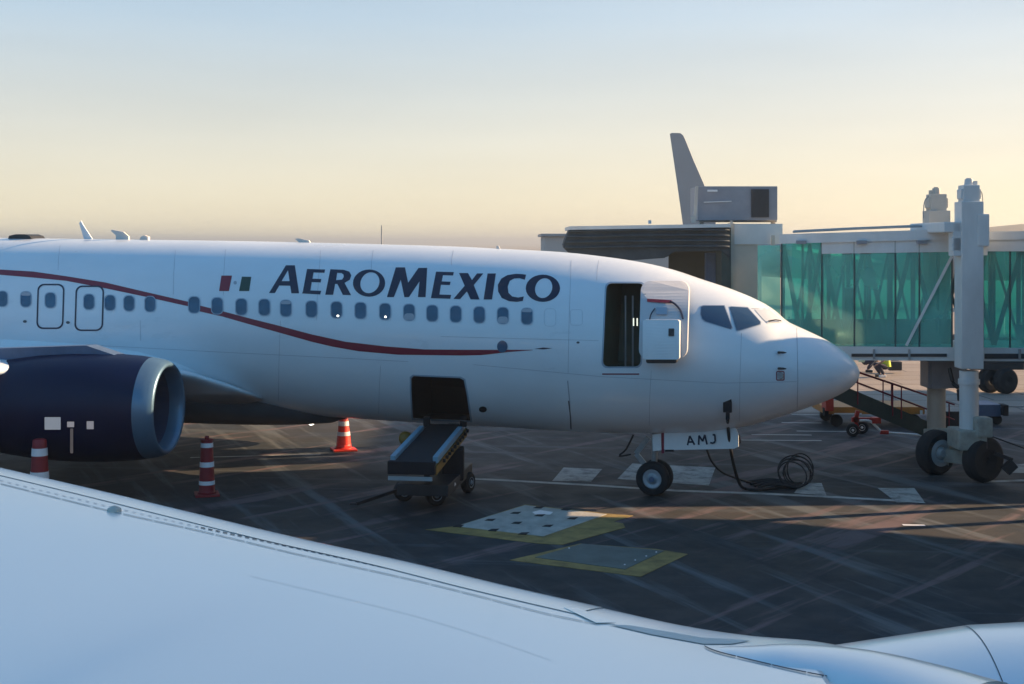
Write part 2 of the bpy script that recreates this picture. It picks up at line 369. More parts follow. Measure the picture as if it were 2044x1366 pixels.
HW = [(0,0),(.06,.22),(.15,.36),(.3,.52),(.5,.68),(1,.97),(1.5,1.19),(2,1.36),(2.5,1.5),(3,1.6),(3.5,1.68),(4,1.74),(5,1.83),(6,1.87),(7,1.88),(23,1.88),(27,1.75),(32,1.2),(36,.55),(37.5,.2)]
def cpx(u):
    p = A(u, 0, 0); return CX + F * p.x / p.y, p.y
def ztb(u):
    px, Y = cpx(u); zt = CAMH + (HZ - herm(TOP, px)) / F * Y; zb = CAMH + (HZ - herm(BOT, px)) / F * Y
    if u > 20:
        zt0, zb0 = ztb(20); k = (u - 20)
        zt = zt0 + k * 0.005; zb = zb0 + max(0, u - 25) ** 1.35 * 0.115 + k * 0.004
        if zb > zt - .35: zb = zt - .35
    return zt, zb
us = [0.004, .02, .05, .1, .16, .23, .31, .4, .5, .62, .75, .9, 1.05, 1.2] + [1.35 + .12 * i for i in range(16)] + [3.3 + .2 * i for i in range(24)] + [8.2 + .5 * i for i in range(40)] + [28.5 + i for i in range(9)] + [37.4]
NR = 128; bm = BM(); rings = []
for u in us:
    zt, zb = ztb(u); zc = (zt + zb) / 2; hh = (zt - zb) / 2; hw = herm(HW, u)
    if u < .3: hh = max(hh, .004)
    rings.append([bm.verts.new(A(u, hw * math.cos(2*math.pi*k/NR), zc + hh * math.sin(2*math.pi*k/NR))) for k in range(NR)])
for i in range(len(rings) - 1):
    for k in range(NR):
        bm.faces.new((rings[i][k], rings[i][(k+1) % NR], rings[i+1][(k+1) % NR], rings[i+1][k]))
bm.faces.new(rings[0]); bm.faces.new(rings[-1][::-1])
bmesh.ops.recalc_face_normals(bm, faces=bm.faces); bm.normal_update()
bvh = BVHTree.FromBMesh(bm)
def hit(px, py, off=0.005):
    r = bvh.ray_cast(CAM, ray(px, py))
    if r[0] is None: return None
    nrm = r[1]
    if nrm.dot(ray(px, py)) > 0: nrm = -nrm
    return r[0] + nrm * off
def decal(name, loops, material, parent, off=0.005, step=7.0, kind=None, label=None, thick=0.0):
    """thin paint or panel shape laid onto the fuselage skin; loops: list of (outer, [holes]) given as photo coordinates"""
    bmd = BM()
    for outer, holes in loops:
        ls = [[Vector((x, y, 0)) for x, y in lp] for lp in [outer] + holes]
        tris = tessellate_polygon(ls); flat = [p for l in ls for p in l]
        vs2 = [bmd.verts.new(p) for p in flat]
        for t in tris:
            try: bmd.faces.new([vs2[i] for i in t])
            except ValueError: pass
    xs = [v.co.x for v in bmd.verts]; ys = [v.co.y for v in bmd.verts]
    y = math.floor(min(ys) / step) * step
    while y < max(ys):
        bmesh.ops.bisect_plane(bmd, geom=bmd.verts[:] + bmd.edges[:] + bmd.faces[:], plane_co=(0, y, 0), plane_no=(0, 1, 0)); y += step
    x = math.floor(min(xs) / (step*2)) * step * 2
    while x < max(xs):
        bmesh.ops.bisect_plane(bmd, geom=bmd.verts[:] + bmd.edges[:] + bmd.faces[:], plane_co=(x, 0, 0), plane_no=(1, 0, 0)); x += step * 2
    bad = []
    for v_ in bmd.verts:
        h = hit(v_.co.x, v_.co.y, off)
        if h is None: bad.append(v_)
        else: v_.co = h
    if bad: bmesh.ops.delete(bmd, geom=bad, context='VERTS')
    if thick > 0:
        g0 = bmd.faces[:]
        ex = bmesh.ops.extrude_face_region(bmd, geom=g0); nv = [e for e in ex['geom'] if isinstance(e, bmesh.types.BMVert)]
        bmesh.ops.translate(bmd, verts=nv, vec=STB * thick)
    o = make(name, bmd, material, parent, smooth=True, label=label, kind=kind, normals=True)
    return o
def rrect(x0, y0, x1, y1, r, lean=0.0, n=5):
    pts = []
    for cx_, cy_, a0 in ((x1 - r, y0 + r, -90), (x1 - r, y1 - r, 0), (x0 + r, y1 - r, 90), (x0 + r, y0 + r, 180)):
        for k in range(n + 1):
            a = R(a0 + 90 * k / n); y = cy_ + r * math.sin(a); pts.append((cx_ + r * math.cos(a) + lean * (y - (y0 + y1) / 2), y))
    return pts
def ell(cx_, cy_, rx, ry, n=28, lean=0.0):
    return [(cx_ + rx * math.cos(2*math.pi*k/n) - lean * ry * math.sin(2*math.pi*k/n), cy_ + ry * math.sin(2*math.pi*k/n)) for k in range(n)]
def zz(pts, ox, oy=480, s=3.794): return [(ox + x / s, oy + y / s) for x, y in pts]

# openings cut in the skin
def cut(bm, poly):
    cxp = sum(p[0] for p in poly) / len(poly); cyp = sum(p[1] for p in poly) / len(poly)
    planes = []
    for i in range(len(poly)):
        a, b = ray(*poly[i]), ray(*poly[(i + 1) % len(poly)]); nr = a.cross(b).normalized()
        if nr.dot(ray(cxp, cyp)) > 0: nr = -nr      # outward normal: the centre is on the negative side
        planes.append(nr)
    x0 = min(p[0] for p in poly) - 60; x1 = max(p[0] for p in poly) + 60; y0 = min(p[1] for p in poly) - 60; y1 = max(p[1] for p in poly) + 60
    def near(f):
        c = f.calc_center_median(); d = c - CAM
        if f.normal.dot(d) > 0: return False
        px, py = CX + F * d.x / d.y, HZ - F * d.z / d.y
        return x0 < px < x1 and y0 < py < y1
    for nr in planes:
        fs = [f for f in bm.faces if near(f)]
        geom = list({v for f in fs for v in f.verts}) + list({e for f in fs for e in f.edges}) + fs
        bmesh.ops.bisect_plane(bm, geom=geom, plane_co=CAM, plane_no=nr, dist=1e-5)
        bm.normal_update()
    dele = [f for f in bm.faces if near(f) and all((f.calc_center_median() - CAM).dot(nr) < 0 for nr in planes)]
    bmesh.ops.delete(bm, geom=dele, context='FACES')
    return planes
def liner(name, poly, depth, material, parent, flare=0.25):
    b2 = BM(); a = [hit(x, y, -0.004) for x, y in poly]; cen = sum(a, Vector()) / len(a)
    ra = [b2.verts.new(p) for p in a]; rb = [b2.verts.new(p + (p - cen) * 0.05 - STB * 0.14) for p in a]
    rc = [b2.verts.new(cen + (p - cen) * (1 + flare) - STB * 0.15) for p in a]
    rd = [b2.verts.new(cen + (p - cen) * (1 + flare) - STB * depth) for p in a]
    n_ = len(a)
    for q0, q1 in ((ra, rb), (rb, rc), (rc, rd)):
        for i in range(n_): b2.faces.new((q0[i], q0[(i+1) % n_], q1[(i+1) % n_], q1[i]))
    b2.faces.new(rd)
    return make(name, b2, material, parent)
doorp = rrect(1207, 566, 1282, 732, 10, lean=-0.045, n=3)
cargop = [(826, 751), (918, 755), (926, 759), (932, 790), (939, 840), (824, 835), (821, 780), (821, 756)]
cut(bm, doorp); cut(bm, cargop)
jet = empty('airliner', A(13, 0, 0), 'white narrow-body airliner with navy lettering, red curved stripe and open front door', 'airliner', 'parked airliners')
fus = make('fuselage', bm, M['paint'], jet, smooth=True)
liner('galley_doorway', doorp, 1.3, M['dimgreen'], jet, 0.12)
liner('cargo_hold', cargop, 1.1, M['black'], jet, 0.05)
# details inside the doorway
bm = BM()
for x in (1236, 1252):
    p = hit(x, 650, -1.0); box(bm, p, (0.03, 0.06, 1.7))
make('galley_panel', bm, M['greymetal'], jet)
for x in (1261, 1269, 1277):
    bm = BM(); p = hit(x, 620, -0.5); box(bm, p, (0.022, 0.02, 0.15)); make('cabin_light', bm, M['cabinlamp'], jet)
# door edge trim and sill line
decal('door_frame', [(rrect(1204, 563, 1285, 735, 12, lean=-0.045), [rrect(1207, 566, 1282, 732, 10, lean=-0.045)])], M['winframe'], jet)
decal('cargo_door_frame', [([(824,748),(920,752),(929,757),(935,790),(943,843),(822,838),(818,780),(818,753)], [[(826,751),(918,755),(926,759),(932,790),(939,840),(824,835),(821,780),(821,756)]])], M['winframe'], jet)
decal('door_sill_line', [([(1202, 745.6), (1276, 745.6), (1276, 748.2), (1202, 748.2)], [])], M['stripe'], jet)

# lettering and livery
LT = []
LT.append((zz([(520,400),(648,190),(716,190),(748,402),(690,402),(681,345),(598,343),(565,400)],400), [zz([(616,310),(676,310),(664,228)],400)]))
LT.append((zz([(770,403),(776,390),(808,218),(945,222),(940,247),(858,244),(849,291),(916,294),(911,320),(844,317),(834,380),(916,383),(908,411)],400), []))
LT.append((zz([(946,413),(985,220),(1085,224),(1128,238),(1143,266),(1132,300),(1092,323),(1142,416),(1080,414),(1038,332),(1021,331),(1006,413)],400), [zz([(1037,247),(1068,249),(1084,260),(1086,278),(1074,298),(1028,303)],400)]))
LT.append((zz(ell(1278,325,122,103),400), [zz(ell(1284,322,72,79,lean=.12),400)]))
LT.append((zz([(1413,431),(1480,206),(1550,206),(1574,322),(1652,210),(1718,210),(1706,431),(1648,431),(1660,312),(1580,431),(1545,431),(1518,300),(1466,431)],400), []))
LT.append((zz([(1746,439),(1785,238),(1920,242),(1914,268),(1838,265),(1828,312),(1895,315),(1890,340),(1822,337),(1811,411),(1900,414),(1893,443)],400), []))
LT.append((zz([(62,249),(130,249),(160,302),(198,252),(246,252),(174,340),(218,449),(150,448),(122,388),(70,446),(20,444),(105,345)],900), []))
LT.append((zz([(248,449),(278,252),(341,252),(312,449)],900), []))
LT.append((zz([(570,262),(560,300),(520,288),(480,290),(447,308),(431,350),(436,398),(465,426),(510,434),(553,426),(545,460),(500,467),(440,462),(385,437),(358,388),(356,338),(383,290),(430,264),(490,255),(540,257)],900), []))
LT.append((zz(ell(697,364,130,103),900), [zz(ell(703,363,65,75,lean=.12),900)]))
decal('name_lettering', LT, M['letter'], jet)
decal('flag_red_band', [(zz([(142,385),(160,268),(240,268),(217,385)],400), [])], M['flagred'], jet)
decal('flag_green_band', [(zz([(293,385),(315,276),(386,278),(370,385)],400), [])], M['flaggreen'], jet)
decal('flag_emblem', [(zz(ell(264,322,13,14,10),400), [])], M['softseam'], jet)
top = [(-60,536),(0,538.5),(66,542.5),(132,551.8),(211,564.4),(290,583),(377,603)] + zz([(0,495),(180,540),(400,598),(600,648),(850,714),(1100,768),(1400,803),(1700,826),(1970,829)],400) + zz([(240,829),(430,829),(620,829)],900)
bot = [(-60,546),(0,549),(66,554.5),(132,561),(211,576),(290,592.6),(377,612)] + zz([(0,540),(170,578),(350,630),(600,700),(850,770),(1000,805),(1200,840),(1500,866),(1970,872)],400) + zz([(230,869),(340,857),(430,846),(620,832)],900)
decal('red_stripe', [(top + bot[::-1], [])], M['stripe'], jet)
decal('stripe_tip', [(zz([(630,822),(700,812),(770,817),(700,826)],900), [])], M['letter'], jet)
WIN = [(5,597),(52,598),(101,600),(178,603),(220,605),(258,606),(300,607.5),(388,609),(434,611),(482,613),(528,614),(571,616),(622,617.5),(672,619),(720,620.5),(769,622.5),(817,624),(863,626),(910,627.5),(957,629),(1004,630.5),(1052,632)]
for i, (x, y) in enumerate(WIN):
    w, h = (11.6, 16.3) if x < 350 else (12.2, 17.3)
    fr = decal('window', [(rrect(x-w, y-h, x+w, y+h, 9.5), [rrect(x-w+1.6, y-h+1.6, x+w-1.6, y+h-1.6, 8.3)])], M['winframe'], jet, off=0.012)
    decal('pane', [(rrect(x-w+1.6, y-h+1.6, x+w-1.6, y+h-1.6, 8.3), [])], M['glasswin'], fr, off=0.007)
    if i in (1, 11, 16, 21, 20):
        decal('window_shade', [(rrect(x-w+2.2, y-h+2.2, x+w-2.2, y-h+9, 3), [])] if i % 2 else [(rrect(x-w+2.2, y+2, x+w-2.2, y+h-2.2, 6), [])], M['softseam'], fr, off=0.009)
for x_, y_ in ((675, 631), (770, 633)):  # sun glints on two panes, imitated by tiny glowing decals
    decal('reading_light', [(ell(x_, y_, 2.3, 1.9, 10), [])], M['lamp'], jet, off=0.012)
for (x0, y0, x1, y1) in ((74, 567, 128, 657), (150, 570.5, 207, 661)):
    decal('exit_outline', [(rrect(x0, y0, x1, y1, 13, lean=-0.03), [rrect(x0+3, y0+3, x1-3, y1-3, 11, lean=-0.03)])], M['letter'], jet, off=0.008)
for (x, y, r) in ((50, 642, 4), (136, 644, 4), (1154, 684, 3.2)):
    decal('vent', [(ell(x, y, r, r*.7, 10), [])], M['seam'], jet, off=0.008)
decal('round_port', [(ell(1003, 692, 10.5, 12, 18), [])], M['glasswin'], jet, off=0.012)
decal('drain_port', [(ell(964, 817, 8, 6, 14), [])], M['black'], jet, off=0.008)
# skin joints
def lineloop(pts, w): 
    return [(x, y - w/2) for x, y in pts] + [(x, y + w/2) for x, y in reversed(pts)]
def vline(pts, w): return [(x - w/2, y) for x, y in pts] + [(x + w/2, y) for x, y in reversed(pts)]
js = [(vline([(1590, 655), (1591.5, 700), (1592.5, 760), (1591, 818)], 1.3), []), (vline([(1133, 760), (1137, 800), (1139, 855)], 2.2), []), (vline([(1140, 520), (1136, 640), (1134, 745)], .7), []),
      (lineloop([(880, 672), (1100, 678), (1195, 680)], .7), []), (vline([(640, 500), (633, 600), (632, 640)], .6), []), (vline([(280, 640), (281, 680)], .8), []),
      (lineloop([(1500, 616.5), (1536, 617)], 1.6), [])]
js += [(vline([(x_, y0_), (x_ - 3, (y0_ + y1_) / 2), (x_ - 4, y1_)], .7), []) for x_, y0_, y1_ in ((450, 498, 590), (560, 640, 800), (745, 500, 540), (760, 730, 826), (905, 500, 530), (1195, 520, 560), (1300, 740, 850), (1480, 665, 840), (350, 500, 588), (120, 490, 540))]
js += [(lineloop([(200, 690), (420, 702), (700, 716), (815, 722)], .7), []), (lineloop([(945, 728), (1200, 752), (1440, 765), (1590, 762)], .7), [])]
for j_ in js: decal('panel_joint', [j_], M['softseam'], jet, off=0.003)
decal('lower_joint', [(vline([(1135, 800), (1139, 832), (1140, 857)], 2.4), [])], M['seam'], jet, off=0.006)
decal('window_plug', [(rrect(1138, 618, 1163, 650, 6), [rrect(1139, 619, 1162, 649, 5)])], M['plug'], jet, off=0.003)
decal('window_plug', [(rrect(1086, 616, 1110, 652, 8), [rrect(1087, 617, 1109, 651, 7)])], M['plug'], jet, off=0.003)
# cockpit glazing
def cw(pts, m): 
    o = decal('cockpit_window', [(pts, [])], m, jet, off=0.008, step=5); return o
ck3 = [(1400,613),(1404,611),(1445,611),(1461,654),(1458,657.5),(1408,642),(1402,637),(1399,628)]
ck2 = [(1456.7,614),(1460,613),(1492,615),(1517.5,643),(1516.5,648),(1475,660),(1470,659.6)]
ck1 = [(1506,618.5),(1535,618.5),(1563,644),(1531,645.5),(1522,637)]
cw(ck3, M['cockpit']); cw(ck2, M['cockpit']); cw(ck1, M['windshield'])
def grow(p, k):
    cx_ = sum(q[0] for q in p)/len(p); cy_ = sum(q[1] for q in p)/len(p)
    return [(x + (x-cx_)/max(1e-3, math.hypot(x-cx_, y-cy_))*k, y + (y-cy_)/max(1e-3, math.hypot(x-cx_, y-cy_))*k) for x, y in p]
decal('cockpit_frame', [(grow(ck3, 2), [ck3]), (grow(ck2, 2), [ck2])], M['winframe'], jet, off=0.005, step=5)
bm = BM(); tube(bm, [hit(1533, 643, .03), hit(1545, 642, .05), hit(1556, 643, .04)], .012, 6); make('wiper', bm, M['black'], jet)
for (x, y) in ((1556, 703), (1556, 735)):
    bm = BM(); p = hit(x, y, 0.0); fwd = -AFT
    lathe(bm, p + STB * .09 - fwd * .02, fwd, [(0, .02), (.10, .022), (.16, .008)], 10); bar(bm, p, p + STB * .09, .05, .03)
    make('pitot_probe', bm, M['darkmetal'], jet)
bm = BM(); p = hit(1557, 750, 0); lathe(bm, p, STB, [(0, .07), (.025, .06)], 14); make('angle_vane', bm, M['gearmetal'], jet)
decal('static_port_mark', [(rrect(1549, 741, 1566, 760, 3), [rrect(1551, 743, 1564, 758, 2)])], M['flagred'], jet, off=0.004)
# open front service door standing forward of its doorway
def skinpanel(poly, off, thick, step=6):
    b2 = BM(); ls = [[Vector((x, y, 0)) for x, y in poly]]; vv = [b2.verts.new(p) for p in ls[0]]; b2.faces.new(vv)
    bmesh.ops.triangulate(b2, faces=b2.faces)
    ys = [p[1] for p in poly]; y = min(ys) + step
    while y < max(ys):
        bmesh.ops.bisect_plane(b2, geom=b2.verts[:] + b2.edges[:] + b2.faces[:], plane_co=(0, y, 0), plane_no=(0, 1, 0)); y += step
    for v_ in b2.verts:
        h = hit(v_.co.x, v_.co.y, 0); v_.co = h + STB * off
    ex = bmesh.ops.extrude_face_region(b2, geom=b2.faces[:]); nv = [e for e in ex['geom'] if isinstance(e, bmesh.types.BMVert)]
    bmesh.ops.translate(b2, verts=nv, vec=STB * thick); return b2
dr = make('service_door', skinpanel(rrect(1285, 560, 1380, 714, 19, lean=-0.03), .22, .10), M['bridgegrey'], jet, smooth=False, label='open white service door standing forward of the doorway')
M['doorinner'] = mat('door_inner_panel', (0.50, 0.51, 0.53), 0.45, noise=0.06, nscale=5)
dr.data.materials[0] = M['doorinner']
make('slide_box', skinpanel(rrect(1294, 636, 1366, 714, 5), .32, .13), M['white'], dr)
make('slide_box_base', skinpanel(rrect(1299, 706, 1359, 722, 4), .28, .10), M['darkmetal'], dr)
make('door_hatch', skinpanel(rrect(1345, 653, 1356, 668, 1), .45, .012), M['darkmetal'], dr)
make('door_handle', skinpanel(rrect(1318, 612, 1340, 626, 2), .33, .03), M['winframe'], dr)
make('red_strap', skinpanel([(1300, 595), (1348, 598), (1348, 604), (1300, 601)], .32, .02), M['flagred'], dr)
bm = BM(); f = lambda x, y: hit(x, y, 0) + STB * .36
tube(bm, [f(1346, 600), f(1356, 606), f(1366, 618), f(1371, 634)], .02, 6, 5); make('door_cord', bm, M['letter'], dr)
bm = BM(); tube(bm, [f(1305, 640), f(1308, 626), f(1316, 614)], .012, 6, 4)
make('door_cord', bm, M['letter'], dr)
for y in (590, 690):
    bm = BM(); a = hit(1283, y, 0); bar(bm, a + STB * .02, a + STB * .26 - AFT * .1, .05, .08); make('door_hinge', bm, M['gearmetal'], dr)
# antennas on the crown
def crown(px, dz=0):
    best = min((i * .05 for i in range(60, 400)), key=lambda u: abs(cpx(u)[0] - px)); zt, zb = ztb(best); return best, zt
def fin_ant(pts, name, t=.03, m=None):
    """pts in photo coordinates on the centreline plane"""
    bm = BM(); q = []
    for x, y in pts:
        u, zt = crown(x); Y = cpx(u)[1]; q.append(A(u, t/2, 0) + Vector((0, 0, CAMH + (HZ - y) / F * Y)))
    prism(bm, q, -STB * t); return make(name, bm, m or M['paint'], jet)
fin_ant([(168, 480), (158, 446), (161, 441), (167, 448), (186, 480)], 'antenna', .03)
fin_ant([(232, 480), (231, 470), (222, 461), (225, 459), (246, 463), (256, 472), (257, 480)], 'antenna', .05, M['greyseal'])
fin_ant([(281, 482), (284, 473), (290, 470), (296, 473), (298, 482)], 'antenna', .08, M['greyseal'])
fin_ant([(600, 487), (590, 477), (596, 476), (616, 480), (622, 487)], 'antenna', .04, M['greyseal'])
fin_ant([(992, 500), (993, 491), (997, 491), (998, 500)], 'antenna', .02, M['greyseal'])
fin_ant([(25, 480), (33, 471), (45, 468), (62, 468), (74, 471), (80, 480)], 'antenna_housing', .5, M['darkmetal'])
# belly fairing, and a glowing disc imitating a sunlit spot under it
bm = BM(); rings = []
for i in range(25):
    t = i / 24; u = 10.9 + 10.5 * t; k = max(0.02, math.sin(math.pi * min(1, max(0, t))) ** .42)
    zt, zb = ztb(u); drop = .36 * k
    rings.append([bm.verts.new(A(u, 1.55 * k * math.cos(a), zb + .50 - (0.50 + drop) * math.sin(a) ** .8 if math.sin(a) > 0 else zb + .5)) for a in [math.pi * j / 16 for j in range(17)]])
for i in range(24):
    for j in range(16): bm.faces.new((rings[i][j], rings[i][j+1], rings[i+1][j+1], rings[i+1][j]))
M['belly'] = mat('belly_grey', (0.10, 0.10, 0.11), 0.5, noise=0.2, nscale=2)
make('belly_fairing', bm, M['belly'], jet, smooth=True)
bm = BM(); p = P(629, 839, 29.9); lathe(bm, p + AFT * .12, -AFT * .9 + STB * .45, [(0, .10), (.04, .12), (.09, .10), (.11, 0.02)], 18); make('landing_light', bm, M['lamp'], jet)  # glows in place of a sunlit spot
# wings
def naca(t, n=18):
    up = []
    for i in range(n + 1):
        x = 1 - math.cos(math.pi / 2 * i / n); y = 5 * t * (.2969 * math.sqrt(x) - .126 * x - .3516 * x * x + .2843 * x ** 3 - .1036 * x ** 4); up.append((x, y))
    return up
def loft_wing(secs, frame):
    """secs: (u_le, v, z, chord, thickness, camber_drop); frame maps (u,v,z) to world"""
    bm = BM(); rr = []
    for (ul, v_, z, ch, t, inc) in secs:
        prof = naca(t); pts = [(x, y * 1.15) for x, y in reversed(prof)] + [(x, -y * .8) for x, y in prof[1:]]
        rr.append([bm.verts.new(frame(ul + x * ch, v_, z + y * ch - x * ch * inc)) for x, y in pts])
    for i in range(len(rr) - 1):
        for j in range(len(rr[0])): bm.faces.new((rr[i][j], rr[i][(j+1) % len(rr[0])], rr[i+1][(j+1) % len(rr[0])], rr[i+1][j]))
    bm.faces.new(rr[0]); bm.faces.new(rr[-1][::-1]); return bm
for sgn in (1, -1):
    secs = [(12.3, sgn * 1.3, 1.75, 8.6, .05, .01), (12.8, sgn * 1.75, 2.02, 8.0, .055, .015), (13.4, sgn * 2.2, 2.28, 7.4, .06, .02), (13.9, sgn * 2.8, 2.46, 6.8, .07, .02), (14.4, sgn * 3.6, 2.56, 6.2, .08, .02), (14.9, sgn * 4.4, 2.60, 5.7, .08, .02), (17.2, sgn * 8, 2.58, 4.0, .11, .01), (21.0, sgn * 17, 4.1, 1.6, .10, .0)]
    make('wing', loft_wing(secs, A), M['paint'], jet, smooth=True, label='near wing above the navy engine' if sgn > 0 else 'far wing beyond the fuselage')
bm = BM(); lathe(bm, A(12.5, 1.46, 2.42), AFT + STB * .02, [(0, .01), (.5, .06), (1.0, .15), (1.8, .27), (2.6, .36), (4, .42), (7, .42), (9, .2), (9.6, .01)], 28, squash=lambda t: 1.5)
make('wing_root_fairing', bm, M['paint'], jet, smooth=True)
bm = loft_wing([(31, .0, 4.9, 6.2, .09, 0), (37.2, 0, 12.2, 2.0, .09, 0)], lambda u, v_, z: A(u, 0, z))
# fin: rebuild as thin vertical plate
bm.free(); bm = BM(); prism(bm, [A(30, .14, 5.2), A(33.5, .14, 6.4), A(37.0, .10, 12.3), A(39.2, .10, 12.3), A(37.4, .14, 5.0)], -STB * .26); make('tail_fin', bm, M['navy'], jet)
for sgn in (1, -1):
    make('tailplane', loft_wing([(34, sgn * .5, 4.9, 3.6, .09, 0), (37, sgn * 7, 5.4, 1.3, .09, 0)], A), M['paint'], jet, smooth=True)
# engines
def engine(v_, toe):
    ax = Vector((math.cos(R(toe)), -math.sin(R(toe)), 0)) if v_ > 0 else -AFT.copy()
    o = A(12.75, v_, 0); o.z = 1.87 if v_ > 0 else 1.9; Yc = o.y
    eng = BM()
    sq = lambda t: 1.0
    lathe(eng, o, -ax, [(.38, .985), (.6, 1.015), (1.2, 1.06), (1.9, 1.07), (2.6, 1.03), (3.2, .95), (3.8, .84)], 56, cap=False)
    lathe(eng, o, -ax, [(3.8, .84), (3.78, .8), (3.0, .72)], 56, cap=False)
    e = make('engine', eng, M['navy'], jet, smooth=True, label='dark navy engine nacelle under the near wing' if v_ > 0 else None)
    lip = BM(); lathe(lip, o, -ax, [(.382, .986), (.24, .965), (.12, .935), (.04, .895), (0, .85), (.03, .805), (.12, .775), (.3, .76)], 56, cap=False); make('inlet_lip', lip, M['silver'], e, smooth=True)
    b2 = BM(); lathe(b2, o, -ax, [(.3, .76), (.95, .775), (.96, .02)], 40, cap=False); make('inlet_duct', b2, M['duct'], e, smooth=False)
    b2 = BM(); lathe(b2, o, -ax, [(.55, .01), (.7, .12), (.94, .24)], 24, cap=False)
    for k in range(24):
        a = 2 * math.pi * k / 24; y = Vector((0, 0, 1)).cross(ax).normalized(); z = Vector((0, 0, 1))
        d = y * math.cos(a) + z * math.sin(a); tn = y * -math.sin(a) + z * math.cos(a)
        q = [o - ax * .88 + d * .2 - tn * .03, o - ax * .88 + d * .76 - tn * .07, o - ax * .80 + d * .76 + tn * .03, o - ax * .80 + d * .2 + tn * .02]
        prism(b2, q, -ax * .02)
    make('fan', b2, M['darkmetal'], e, smooth=False)
    b2 = BM(); lathe(b2, o, -ax, [(3.2, .6), (4.0, .5), (4.7, .36)], 30); make('exhaust_cone', b2, M['gearmetal'], e, smooth=True)
    b2 = BM(); q0 = o - ax * .9 + Vector((0, 0, 1.0)); q1 = o - ax * 4.2 + Vector((0, 0, .75))
    prism(b2, [q0 + STB * .16, o - ax * 1.6 + Vector((0, 0, 1.22)) + STB * .16, o - ax * 4.6 + Vector((0, 0, 1.1)) + STB * .16, q1 + STB * .16], -STB * .32); make('pylon', b2, M['bluepaint'], e)
    return e, o, ax
eng, eo, eax = engine(4.1, 6)
engine(-4.4, 0)
def eng_patch(px0, py0, px1, py1, m, name, off=.01):
    # lies on the nacelle's outer face
    y = Vector((0, 0, 1)).cross(eax).normalized(); y = -y if y.y > 0 else y
    b2 = BM(); g = []
    for j in range(5):
        row = []
        for i in range(4):
            px = px0 + (px1 - px0) * i / 3; py = py0 + (py1 - py0) * j / 4
            d = ray(px, py); t = 20.0
            for _ in range(400):
                q = CAM + d * t; w = q - eo; al = -w.dot(eax); rad = (w + eax * al).length
                R_ = interp([(.38, .985), (.6, 1.015), (1.2, 1.06), (1.9, 1.07), (2.6, 1.03)], al) + off
                if rad < R_: break
                t += .01
            row.append(b2.verts.new(q))
        g.append(row)
    for j in range(4):
        for i in range(3): b2.faces.new((g[j][i], g[j][i+1], g[j+1][i+1], g[j+1][i]))
    return make(name, b2, m, eng, smooth=True)
eng_patch(89, 833, 121, 858, M['winframe'], 'access_placard')
eng_patch(134, 842, 148, 853, M['softseam'], 'small_placard'); eng_patch(173, 841, 187, 857, M['softseam'], 'small_placard')
eng_patch(140, 856, 146, 905, M['seam'], 'drain_stain')
# nose gear
ng = BM(); gx = A(4.03, 0, 0)
cyl(ng, A(4.05, 0, .36), A(4.0, 0, 1.75), .055, .085, 16); cyl(ng, A(4.03, -.24, .35), A(4.03, .24, .35), .05, .05, 12)
bar(ng, A(4.2, 0, .55), A(4.42, 0, .8), .05, .1); bar(ng, A(4.42, 0, .8), A(4.16, 0, 1.15), .05, .1); bar(ng, A(4.0, 0, 1.3), A(2.9, 0, 1.75), .07)
gear = make('nose_gear', ng, M['gearmetal'], jet)
for v_ in (.17, -.15):
    b2 = BM(); o = A(4.03, v_ - .1, .345)
    lathe(b2, o, STB, [(0, .2), (.0, .30), (.03, .335), (.07, .345), (.13, .345), (.17, .335), (.2, .30), (.2, .2)], 36, cap=False); w = make('wheel', b2, M['rubber'], gear, smooth=True)
    b2 = BM(); lathe(b2, o, STB, [(.03, .205), (.17, .205), (.185, .18), (.15, .14), (.16, .08), (.21, .06), (.215, .01)], 28, cap=False); lathe(b2, o, STB, [(.03, .205), (.02, .01)], 28, cap=False)
    make('rim', b2, M['hub'], w, smooth=True)
    b2 = BM(); lathe(b2, o, STB, [(.16, .07), (.225, .055), (.23, .005)], 16, cap=False); make('hub_cap', b2, M['bluepaint'], w)
def plate(poly, v_, t, name, m, par, z=None):
    """flat plate lying parallel to the fuselage side at lateral offset v_, traced from the photo"""
    b2 = BM(); q = []
    for x, y in poly:
        d = ray(x, y); n_ = STB; o = A(0, v_, 0); t_ = (o - CAM).dot(n_) / d.dot(n_); q.append(CAM + d * t_)
    prism(b2, q, -STB * t); return make(name, b2, m, par)
gd = plate([(1325, 862), (1400, 857), (1440, 853), (1462, 852), (1470, 857), (1474, 868), (1474, 892), (1465, 896), (1330, 899), (1325, 897)], .42, .03, 'gear_door', M['white'], gear)
plate([(1302, 868), (1319, 866), (1320, 899), (1303, 901)], .42, .03, 'gear_door', M['white'], gear)
plate([(1320, 862), (1325.5, 862), (1325.5, 905), (1320.5, 905)], .425, .02, 'door_brace', M['stripe'], gear)
plate([(1328, 898), (1345, 898), (1345, 902), (1328, 902)], .425, .02, 'door_hinge', M['black'], gear)
s4 = lambda pts: [(1220 + x / 7.3, 840 + y / 7.3) for x, y in pts]
b2 = BM()
for poly in ([(1095,360),(1125,228),(1162,222),(1228,358),(1198,360),(1182,320),(1145,322),(1128,360)],):
    pass
def strokes(sts, w, v_, name, m, par):
    b2 = BM(); n_ = STB; o = A(0, v_, 0)
    def pt(x, y):
        d = ray(x, y); return CAM + d * ((o - CAM).dot(n_) / d.dot(n_))
    for k, st in enumerate(sts):
        for j, (a, b) in enumerate(zip(st, st[1:])):
            bar(b2, pt(*a) + STB * .0007 * (k * 3 + j), pt(*b) + STB * .0007 * (k * 3 + j), .004, w, up=Vector((0, 0, 1)))
    return make(name, b2, m, par)
